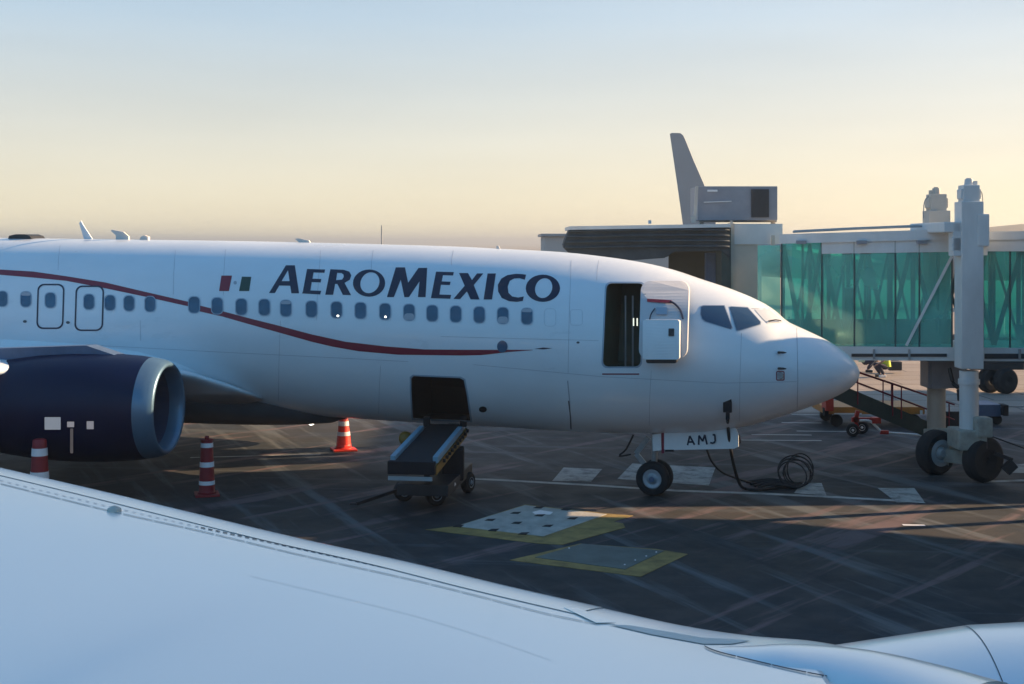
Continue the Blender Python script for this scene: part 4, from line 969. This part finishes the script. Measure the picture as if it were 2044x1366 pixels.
# unseen blocks right of the frame, added to shade the stand and own wing
def unseen_pier(name, foot, h, label):
    e = empty(name, Vector((foot[0][0], foot[0][1], 0)), label, 'building', 'terminal buildings')
    b2 = BM(); prism(b2, [Vector((x, y, 0)) for x, y in foot], (0, 0, h)); make('wall', b2, M['building'], e)
    b2 = BM(); cx_ = sum(p[0] for p in foot) / len(foot); cy_ = sum(p[1] for p in foot) / len(foot)
    prism(b2, [Vector((cx_ + (x - cx_) * 1.01, cy_ + (y - cy_) * 1.01, h + .01)) for x, y in foot], (0, 0, .25)); make('roof', b2, M['greymetal'], e)
    for i in range(len(foot)):
        a = Vector((*foot[i], 0)); b = Vector((*foot[(i + 1) % len(foot)], 0)); d = (b - a); L = d.length; d.normalize(); nn = Vector((d.y, -d.x, 0))
        if (a + nn - Vector((cx_, cy_, 0))).length < (a - Vector((cx_, cy_, 0))).length: nn = -nn
        k = 1.5
        while k < L - 1.5:
            b2 = BM(); bar(b2, a + d * k + nn * .03 + Vector((0, 0, h * .55)), a + d * (k + 1.6) + nn * .03 + Vector((0, 0, h * .55)), .06, h * .4); make('window', b2, M['bwindow'], e); k += 2.4
    return e
unseen_pier('terminal_building', [(30, 33.9), (60, 41.3), (60, 55), (30, 47.4)], 13.0, 'long terminal pier with a row of windows, right of the stand')  # out of view, footprint shaped for its shade across the stand
sc_ = empty('service_canopy', Vector((18, 22, 0)), 'flat roofed equipment shelter on posts, right of the stand', 'shelter')  # unseen slab, added to cast the shade on the near apron
b2 = BM(); prism(b2, [(10.4, 26, 5.1), (13.5, 27.5, 5.1), (17.3, 27.2, 5.1), (22.3, 24.9, 5.1), (27, 22, 5.1), (27, 18.5, 5.1), (10.4, 16.8, 5.1)], (0, 0, .4)); make('roof', b2, M['greymetal'], sc_)
for x_, y_ in ((11, 25.5), (11, 18), (18, 26), (18, 18.6), (25.5, 22.3), (26, 19)):
    b2 = BM(); bar(b2, (x_, y_, 0), (x_, y_, 5.1), .2); make('post', b2, M['greymetal'], sc_)
unseen_pier('terminal_building', [(15, 16.4), (32, 18.8), (32, 2), (15, -3)], 12.0, 'tall terminal block nearest the viewer, right of the own engine')  # out of view, added to keep the sun off the own wing
b2 = BM(); prism(b2, [(13.2, 28.4, 2.6), (30.2, 29.1, 2.6), (30.2, 29.1, 5.4), (13.2, 28.4, 5.4)], (-.05, 2.5, 0)); bar(b2, (22, 29.9, 0), (22, 29.9, 2.7), .6); make('fixed_walkway', b2, M['bridgegrey'], jb)  # unseen end of the bridge, placed for its shadow edge on the apron

# another vehicle's wheels under the bridge
v1 = empty('ground_power_unit', G(1985, 786), 'dark wheeled ground unit standing in the sun beyond the bridge columns', 'service vehicle')
b2 = BM(); Yv = 44.0; a = P(1952, 700, Yv); box(b2, (a.x + .8, Yv + .9, 1.45), (2.2, 1.6, .9), None, .05); bar(b2, (a.x - .2, Yv + .2, .9), (a.x + 1.6, Yv + .2, .9), .2, .2); make('body', b2, M['darkmetal'], v1)
for px, py in ((1975, 784), (2007, 786)):
    r_ = .43; g = G(px, py) + Vector((0, 0, r_)); an = Vector((.3, -.95, 0)).normalized(); b2 = BM()
    lathe(b2, g - an * .18, an, [(0, r_ * .4), (0, r_ * .8), (.08, r_), (.28, r_), (.36, r_ * .8), (.36, r_ * .4), (.3, .02)], 30); make('wheel', b2, M['rubber'], v1)
# flat dolly
fd = empty('baggage_dolly', G(1745, 852), 'low flat dolly with orange deck edge and red end, behind the bridge stairs', 'dolly')
b2 = BM(); Yd = 36.0; a = P(1646, 812, Yd); b = P(1846, 828, Yd); box(b2, ((a.x + b.x) / 2, Yd + .75, (a.z + b.z) / 2), (b.x - a.x, 1.5, .2), None, .02); make('deck', b2, M['orange'], fd)
b2 = BM(); box(b2, P(1652, 806, Yd) , (.22, .5, .35), None, .02); make('end_panel', b2, M['red'], fd)
b2 = BM(); box(b2, P(1648, 822, Yd - .05), (.12, .2, .22)); make('hitch', b2, M['black'], fd)
b2 = BM(); bar(b2, P(1665, 826, Yd - .06), P(1720, 826, Yd - .06), .02, .03); make('reflector_strip', b2, M['white'], fd)
for px in (1798, 1839):
    b2 = BM(); box(b2, P(px, 824, Yd - .05), (.06, .05, .12)); make('marker', b2, M['white'], fd)
for px in (1672, 1828):
    for dy in (.1, 1.3):
        b2 = BM(); p = P(px, 845, Yd); cyl(b2, (p.x, Yd + dy, .17), (p.x, Yd + dy + .12, .17), .17, .17, 18); make('wheel', b2, M['rubber'], fd)
# aircraft tow bar
tw = empty('tow_bar', G(1720, 868), 'red and white aircraft tow bar on two small wheels near the airliner nose', 'tow bar')
b2 = BM(); Yt = 34.4
bar(b2, P(1705, 832, Yt), P(1712, 857, Yt), .10, .08); bar(b2, P(1700, 838, Yt), P(1755, 838, Yt), .10, .12); box(b2, P(1748, 839, Yt - .05), (.24, .2, .16), None, .02); box(b2, P(1765, 863, Yt - .1), (.22, .12, .1), None, .02)
bar(b2, P(1712, 820, Yt), P(1708, 838, Yt), .1, .1); make('frame', b2, M['red'], tw)
b2 = BM(); tube(b2, [P(1716, 840, Yt - .1), P(1736, 841, Yt - .1), P(1748, 851, Yt - .1), P(1760, 864, Yt - .1)], .035, 8, 6); tube(b2, [P(1774, 864, Yt - .1), P(1842, 869, Yt - .25)], .03, 8); make('draw_arm', b2, M['white'], tw)
for px, sd in ((1699, -.15), (1727, .35)):
    r_ = .17; g = G(px, 869) + Vector((0, sd, r_)); an = Vector((-.2, -1, 0)).normalized(); b2 = BM(); lathe(b2, g, an, [(0, .08), (0, .14), (.03, r_), (.1, r_), (.13, .14), (.13, .08)], 24); w = make('wheel', b2, M['rubber'], tw)
    b2 = BM(); lathe(b2, g, an, [(.01, .085), (.135, .085), (.12, .05), (.15, .01)], 18); make('rim', b2, M['white'], w)
# blue cart at the right edge
ct = empty('equipment_cart', G(1990, 850), 'small blue-grey equipment cart right of the bridge column', 'cart')
b2 = BM(); Yc = 36.5; a = P(1955, 808, Yc); b = P(1998, 832, Yc); box(b2, ((a.x + b.x) / 2, Yc + .5, (a.z + b.z) / 2), (b.x - a.x, 1.0, a.z - b.z), None, .02); make('body', b2, M['bluepaint'], ct)
b2 = BM(); box(b2, P(2003, 818, Yc), (.14, .4, .3), None, .01); make('grille', b2, M['black'], ct)
b2 = BM(); bar(b2, P(1998, 812, Yc), P(2042, 812, Yc), .04); make('handle', b2, M['greymetal'], ct)
for px in (1962, 1992):
    b2 = BM(); p = P(px, 843, Yc); cyl(b2, (p.x, Yc + .05, .14), (p.x, Yc + .17, .14), .14, .14, 16); make('wheel', b2, M['rubber'], ct)
    b2 = BM(); p = P(px, 843, Yc); cyl(b2, (p.x, Yc + .8, .14), (p.x, Yc + .92, .14), .14, .14, 16); make('wheel', b2, M['rubber'], ct)

# ------------------------------------------------------------------ people
def skin_body(name, verts, edges, radii, m, par):
    me = bpy.data.meshes.new(name); me.from_pydata([Vector(v) for v in verts], edges, []); o = bpy.data.objects.new(name, me); col.objects.link(o)
    sk = o.modifiers.new('s', 'SKIN'); sk.use_smooth_shade = True
    if not me.skin_vertices: me.attributes.new
    for i, r_ in enumerate(radii): me.skin_vertices[0].data[i].radius = (r_, r_)
    me.skin_vertices[0].data[0].use_root = True
    sb = o.modifiers.new('b', 'SUBSURF'); sb.levels = 1; sb.render_levels = 1
    dg = bpy.context.evaluated_depsgraph_get(); me2 = bpy.data.meshes.new_from_object(o.evaluated_get(dg)); o.modifiers.clear(); o.data = me2; me2.materials.clear(); me2.materials.append(m)
    for p in me2.polygons: p.use_smooth = True
    if par is not None: o.parent = par; o.matrix_parent_inverse = par.matrix_world.inverted()
    return o
def person(px, py, face, label, vest, lean=.0):
    """a worker crouching on the heels, hands reaching down in front"""
    g = G(px, py); e = empty('person', g, label, 'person', 'workers beyond the bridge')
    fx, fy = math.cos(face), math.sin(face)
    def L(x, y, z): return g + Vector((fx * x - fy * y, fy * x + fx * y, z))
    V = [L(-.10,0,.42), L(-.07,0,.62), L(.02+lean,0,.88), L(.06+lean,0,.98), L(.10+lean,0,1.07), L(.11+lean,0,1.15)]
    E = [(0,1),(1,2),(2,3),(3,4),(4,5)]; Rr = [.14,.125,.14,.055,.085,.075]
    for s in (1, -1):
        k = len(V); V += [L(-.06,.10*s,.38), L(.33,.16*s,.50), L(.06,.13*s,.09), L(.20,.14*s,.045)]; E += [(0,k),(k,k+1),(k+1,k+2),(k+2,k+3)]; Rr += [.085,.06,.042,.04]
        k = len(V); V += [L(.02+lean,.19*s,.87), L(.14,.23*s,.64), L(.36,.15*s,.50), L(.43,.13*s,.46)]; E += [(2,k),(k,k+1),(k+1,k+2),(k+2,k+3)]; Rr += [.055,.042,.032,.026]
        for f_ in range(4):
            j = len(V); V += [L(.47, .10*s + .014*f_*s, .45 - .004*f_), L(.50 - .004*f_, .10*s + .013*f_*s, .425)]; E += [(k+3,j),(j,j+1)]; Rr += [.009,.008]
        j = len(V); V += [L(.44, .09*s, .44), L(.46, .08*s, .42)]; E += [(k+3,j),(j,j+1)]; Rr += [.010,.008]
    skin_body('body', V, E, Rr, M['skin'], e)
    b2 = BM(); rings = []; n_ = 20
    for (x0, z0, rx, ry) in ((-.10, .40, .185, .20), (-.08, .60, .165, .19), (-.02 + lean * .5, .78, .16, .205), (.02 + lean, .92, .12, .17)):
        rings.append([b2.verts.new(L(x0 + rx*math.cos(2*math.pi*i/n_), ry*math.sin(2*math.pi*i/n_), z0)) for i in range(n_)])
    for a, b in zip(rings, rings[1:]):
        for i in range(n_): b2.faces.new((a[i], a[(i+1)%n_], b[(i+1)%n_], b[i]))
    make('vest', b2, vest, e, smooth=True)
    TV = [L(-.10,0,.40), L(-.09,0,.46)]; TE = [(0,1)]; TR = [.16,.155]
    for s in (1, -1):
        k = len(TV); TV += [L(-.05,.11*s,.39), L(.34,.16*s,.50), L(.07,.13*s,.12)]; TE += [(0,k),(k,k+1),(k+1,k+2)]; TR += [.11,.085,.065]
    skin_body('trousers', TV, TE, TR, M['trousers'], e)
    b2 = BM(); bmesh.ops.create_uvsphere(b2, u_segments=16, v_segments=10, radius=.105); bmesh.ops.transform(b2, matrix=Matrix.Translation(L(.085 + lean, 0, 1.16)) @ Matrix.Diagonal((1, .92, .75, 1)), verts=b2.verts); make('hair', b2, M['hair'], e, smooth=True)
    b2 = BM(); box(b2, L(.195 + lean, 0, 1.08), (.03, .025, .035), Matrix.Rotation(face, 3, 'Z'), .008); make('nose', b2, M['skin'], e)
    for s in (1, -1):
        b2 = BM(); box(b2, L(.13, .135 * s, .05), (.28, .1, .1), Matrix.Rotation(face, 3, 'Z'), .03); make('shoe', b2, M['white'] if s > 0 else M['cable'], e)
    return e
person(1764, 753, R(195), 'worker in dark trousers and yellow vest crouching on the sunlit apron beyond the bridge', M['vest'])
person(1728, 743, R(-15), 'worker in pale vest crouching left of the yellow-vested one, beside the airliner nose tip', mat('vest_pale', (0.62, 0.62, 0.35), .7), .04)
bb = BM(); box(bb, G(1786, 745) + Vector((0, 0, .28)), (.5, .3, .35), None, .05); bar(bb, G(1786, 745) + Vector((-.15, 0, .5)), G(1786, 745) + Vector((.15, 0, .5)), .04); bb_o = make('tool_bag', bb, M['darkmetal'], None, label='dark tool bag on the ground right of the crouching workers', cat='bag')

# ------------------------------------------------------------------ the viewer's own aircraft: wing and engine
own = empty('airliner', Vector((0, 5, 2.2)), 'white wing and engine cowling of the viewer\'s own aircraft, filling the lower foreground', 'airliner', 'parked airliners')
LEP = []
for x, y, z in ((-900, 728, 3.5), (-400, 842, 3.4), (0, 934, 3.3), (200, 980, 3.25), (401, 1028, 3.2), (602, 1076, 3.15), (818, 1123, 3.1), (1021, 1172, 3.06), (1209, 1214, 3.03), (1365, 1248, 3.01), (1498, 1268, 3.0), (1627, 1279, 2.98), (1737, 1302, 2.97), (1846, 1335, 2.95), (1919, 1364, 2.93), (2050, 1420, 2.9), (2400, 1570, 2.85)):
    LEP.append((x, y, (CAMH - z) * F / (y - HZ)))
le = smooth_pts([P(x, y, Y) for x, y, Y in LEP], 6)
AFTW = Vector((-1, -.28, 0)).normalized()     # chord direction
bm = BM(); rows = []
for i, p in enumerate(le):
    t = i / (len(le) - 1); row = []
    d = (le[min(i+1, len(le)-1)] - le[max(i-1, 0)]); d.z = 0; d.normalize(); nrm = Vector((d.y, -d.x, 0)); nrm = nrm if nrm.y < 0 else -nrm      # towards the viewer
    for (s, dz) in ((.10, -.42), (.03, -.22), (0.0, -.10), (0.0, -.02), (.03, .005), (.08, .014), (.2, .03), (.32, .042), (.5, .056), (.9, .078), (1.4, .092), (2.0, .092), (3.0, .045), (4.5, -.12), (6.5, -.45), (6.6, -.55), (3.0, -.7), (1.0, -.65)):
        row.append(bm.verts.new(p + nrm * s * (.75 + .25 * t) + Vector((0, 0, dz))))
    rows.append(row)
n_ = len(rows[0])
for i in range(len(rows) - 1):
    for j in range(n_): bm.faces.new((rows[i][j], rows[i][(j+1) % n_], rows[i+1][(j+1) % n_], rows[i+1][j]))
bm.faces.new(rows[0]); bm.faces.new(rows[-1][::-1])
bmesh.ops.recalc_face_normals(bm, faces=bm.faces); bm.normal_update(); wbvh = BVHTree.FromBMesh(bm)
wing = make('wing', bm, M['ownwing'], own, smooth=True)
def wray(x, y):
    for k in range(80):
        r = wbvh.ray_cast(CAM, ray(x, y + k * .5))
        if r[0] is not None: return r[0]
    return P(x, y, 7)
def wdecal(name, poly, m, off, par=wing, step=14, bv=None):
    bv = bv or wbvh
    b2 = BM(); vv = [b2.verts.new((x, y, 0)) for x, y in poly]; b2.faces.new(vv); bmesh.ops.triangulate(b2, faces=b2.faces)
    for ax_, no in ((0, (1, 0, 0)), (1, (0, 1, 0))):
        cs = [p[ax_] for p in poly]; x = min(cs) + step
        while x < max(cs):
            co = [0, 0, 0]; co[ax_] = x; bmesh.ops.bisect_plane(b2, geom=b2.verts[:] + b2.edges[:] + b2.faces[:], plane_co=co, plane_no=no); x += step
    bad = []
    for v_ in b2.verts:
        r = bv.ray_cast(CAM, ray(v_.co.x, v_.co.y))
        if r[0] is None: bad.append(v_)
        else: v_.co = r[0] + Vector((0, 0, off))
    if bad: bmesh.ops.delete(b2, geom=bad, context='VERTS')
    return make(name, b2, m, par, smooth=True, normals=False)
UPE = [(x, y + 4) for x, y, _ in LEP[1:8]]
seam1 = [(-60, 946), (0, 960), (200, 1008), (401, 1054), (602, 1097), (802, 1141), (1005, 1189), (1123, 1217)]
seam2 = [(-60, 952), (0, 966), (217, 1020), (401, 1061), (602, 1109), (818, 1157), (960, 1192), (1091, 1226), (1189, 1246)]
def band(pts, w): return [(x, y) for x, y in pts] + [(x, y + w) for x, y in reversed(pts)]
b2 = BM(); prev = None
for i, p in enumerate(le):
    if CX + F * p.x / p.y > 1215: break
    t = i / (len(le) - 1); d = (le[min(i+1, len(le)-1)] - le[max(i-1, 0)]); d.z = 0; d.normalize(); nrm = Vector((d.y, -d.x, 0)); nrm = nrm if nrm.y < 0 else -nrm
    cur = [b2.verts.new(p + nrm * (s_2 * (.75 + .25 * t) - .003) + Vector((0, 0, dz + .004))) for s_2, dz in ((0.0, -.10), (0.0, -.02), (.03, .005), (.08, .014), (.2, .03), (.32, .042), (.40, .048))]
    if prev:
        for q in range(6): b2.faces.new((prev[q], prev[q+1], cur[q+1], cur[q]))
    prev = cur
make('slat', b2, M['leading'], wing, smooth=True)
def dashes(name, pts, w, on, off_, m, z=.006, par=wing, bv=None):
    b2 = BM(); segs = []; pos = 0; nxt = 0; cur = None
    full = [Vector((x, y, 0)) for x, y in pts]; sm = smooth_pts(full, 12); acc = 0; draw = True; lim = on; seg = [sm[0]]
    out_ = []
    for a, b in zip(sm, sm[1:]):
        L = (b - a).length; k = 0
        while acc + (L - k) > lim:
            k += lim - acc; p = a.lerp(b, k / L); seg.append(p)
            if draw: out_.append(seg)
            seg = [p]; draw = not draw; acc = 0; lim = on if draw else off_
        acc += L - k; seg.append(b)
    if draw: out_.append(seg)
    bv_ = bv or wbvh
    for sg in out_:
        ca, cb = [], []
        for p in sg:
            for dy, lst in ((-w/2, ca), (w/2, cb)):
                r = bv_.ray_cast(CAM, ray(p.x, p.y + dy)); 
                if r[0] is not None: lst.append(b2.verts.new(r[0] + Vector((0, 0, z))))
        if len(ca) == len(cb) and len(ca) > 1:
            for i in range(len(ca) - 1): b2.faces.new((ca[i], ca[i+1], cb[i+1], cb[i]))
    return make(name, b2, m, par)
dashes('slat_gap', seam1[1:4], 1.0, 7, 9, M['softseam'], .004); dashes('slat_gap', seam1[3:], 1.9, 9, 6, M['seam'], .004)
dashes('panel_seam', seam2, 1.5, 60, 3, M['greyseal'], .004)
M['faint'] = mat('faint_panel_line', (0.82, 0.79, 0.76), .35, coat=1.0, cior=2.6)
for ln in ([(500, 1150), (850, 1236), (1100, 1318)], [(1000, 1222), (985, 1250), (960, 1330)]): dashes('panel_seam', ln, .8, 500, 6, M['faint'], .003)
wdecal('inner_edge_panel', [(1215, 1248), (1260, 1250), (1400, 1274), (1500, 1280), (1460, 1287), (1404, 1287), (1300, 1268)], M['greyseal'], .004)
M['cap'] = mat('edge_cap', (0.92, 0.90, 0.86), .3, coat=1.0, crough=.2, cior=3.2)
b2 = BM(); r = [wray(x, y) + Vector((0, 0, .006)) for x, y in ((1125, 1215), (1154, 1217), (1230, 1245), (1190, 1246))]; prism(b2, r, (0, 0, .002)); make('slat_end_cap', b2, M['cap'], wing)
b2 = BM(); r0 = wray(228, 1021); lathe(b2, r0, (0, 0, 1), [(0, .05), (.02, .045), (.035, .02), (.04, .005)], 14); make('fuel_cap', b2, M['bridgebeige'], wing)
# pylon fairing: long low teardrop sitting on the wing's edge
def fairing(name, axis, wid, m):
    b2 = BM(); rr = []
    pts = [wray(x, y) for x, y in axis]
    pts = smooth_pts(pts, 5); n2 = len(pts) - 1
    for i, p in enumerate(pts):
        d = (pts[min(i+1, n2)] - pts[max(i-1, 0)]); d.z = 0; d.normalize(); sd = Vector((d.y, -d.x, 0)); t = i / n2
        w = interp(wid, t); rr.append([b2.verts.new(p + sd * w * math.cos(math.pi * j / 12) + Vector((0, 0, -.03 + w * .42 * math.sin(math.pi * j / 12)))) for j in range(13)])
    for i in range(n2):
        for j in range(12): b2.faces.new((rr[i][j], rr[i][j+1], rr[i+1][j+1], rr[i+1][j]))
    return make(name, b2, m, own, smooth=True)
fairing('pylon_fairing', [(1406, 1289), (1480, 1302), (1560, 1313), (1650, 1328), (1750, 1352), (1850, 1386), (1950, 1425)], [(0, .01), (.1, .09), (.3, .18), (.6, .28), (1, .38)], M['ownwing'])
dashes('panel_seam', [(1406, 1288), (1410, 1294), (1440, 1305), (1518, 1324), (1598, 1342), (1726, 1366)], 2.6, 70, 2, M['seam'], .006)
# own engine cowling
ec = Vector((4.3, 8.35, 1.03)); eaxis = Vector((1, -.1, .015)).normalized()
b2 = BM(); PR = [(-6.0, .5), (-4.5, .95), (-3.2, 1.16), (-2.2, 1.38), (-1.2, 1.54), (0, 1.62), (1.2, 1.65), (2.4, 1.62), (2.9, 1.55), (3.2, 1.42), (3.22, 1.3), (2.9, 1.22), (2.0, 1.2)]
lathe(b2, ec, eaxis, PR, 96, cap=False); bmesh.ops.recalc_face_normals(b2, faces=b2.faces); b2.normal_update(); ebvh = BVHTree.FromBMesh(b2); cow = make('engine_cowling', b2, M['ownwing'], own, smooth=True)
def ering(t, name, m, w=.012, a0=0, a1=360, off=.004):
    b3 = BM(); x = eaxis; y = Vector((0, 0, 1)).cross(x).normalized(); z = x.cross(y); k = int((a1 - a0) / 3); prev = None
    R0 = interp(PR[:9], t)
    for i in range(k + 1):
        a = R(a0 + (a1 - a0) * i / k); d = y * math.cos(a) + z * math.sin(a)
        cur = [b3.verts.new(ec + x * (t + dt) + d * (R0 + off)) for dt in (-w / 2, w / 2)]
        if prev: b3.faces.new((prev[0], prev[1], cur[1], cur[0]))
        prev = cur
    return make(name, b3, m, cow)
ering(-1.25, 'cowl_seam', M['seam'], .006)
b3 = BM(); lathe(b3, ec, eaxis, [(1.2, 1.2), (1.19, .02)], 40, cap=False); make('fan_disc', b3, M['darkmetal'], cow)
hz = bpy.data.materials.new('haze_air'); hz.use_nodes = True; hn = hz.node_tree; hn.nodes.clear()
ho = N(hn, 'ShaderNodeOutputMaterial'); hv = N(hn, 'ShaderNodeVolumePrincipled'); hv.inputs['Color'].default_value = (0.94, 0.93, 0.92, 1)
hv.inputs['Density'].default_value = 0.0010; hv.inputs['Anisotropy'].default_value = 0.68; hn.links.new(hv.outputs[0], ho.inputs['Volume'])
b3 = BM(); box(b3, (0, 4500, 7), (18400, 15400, 16.4)); make('haze', b3, hz, None, kind='stuff')
print('OBJ', len(bpy.data.objects))
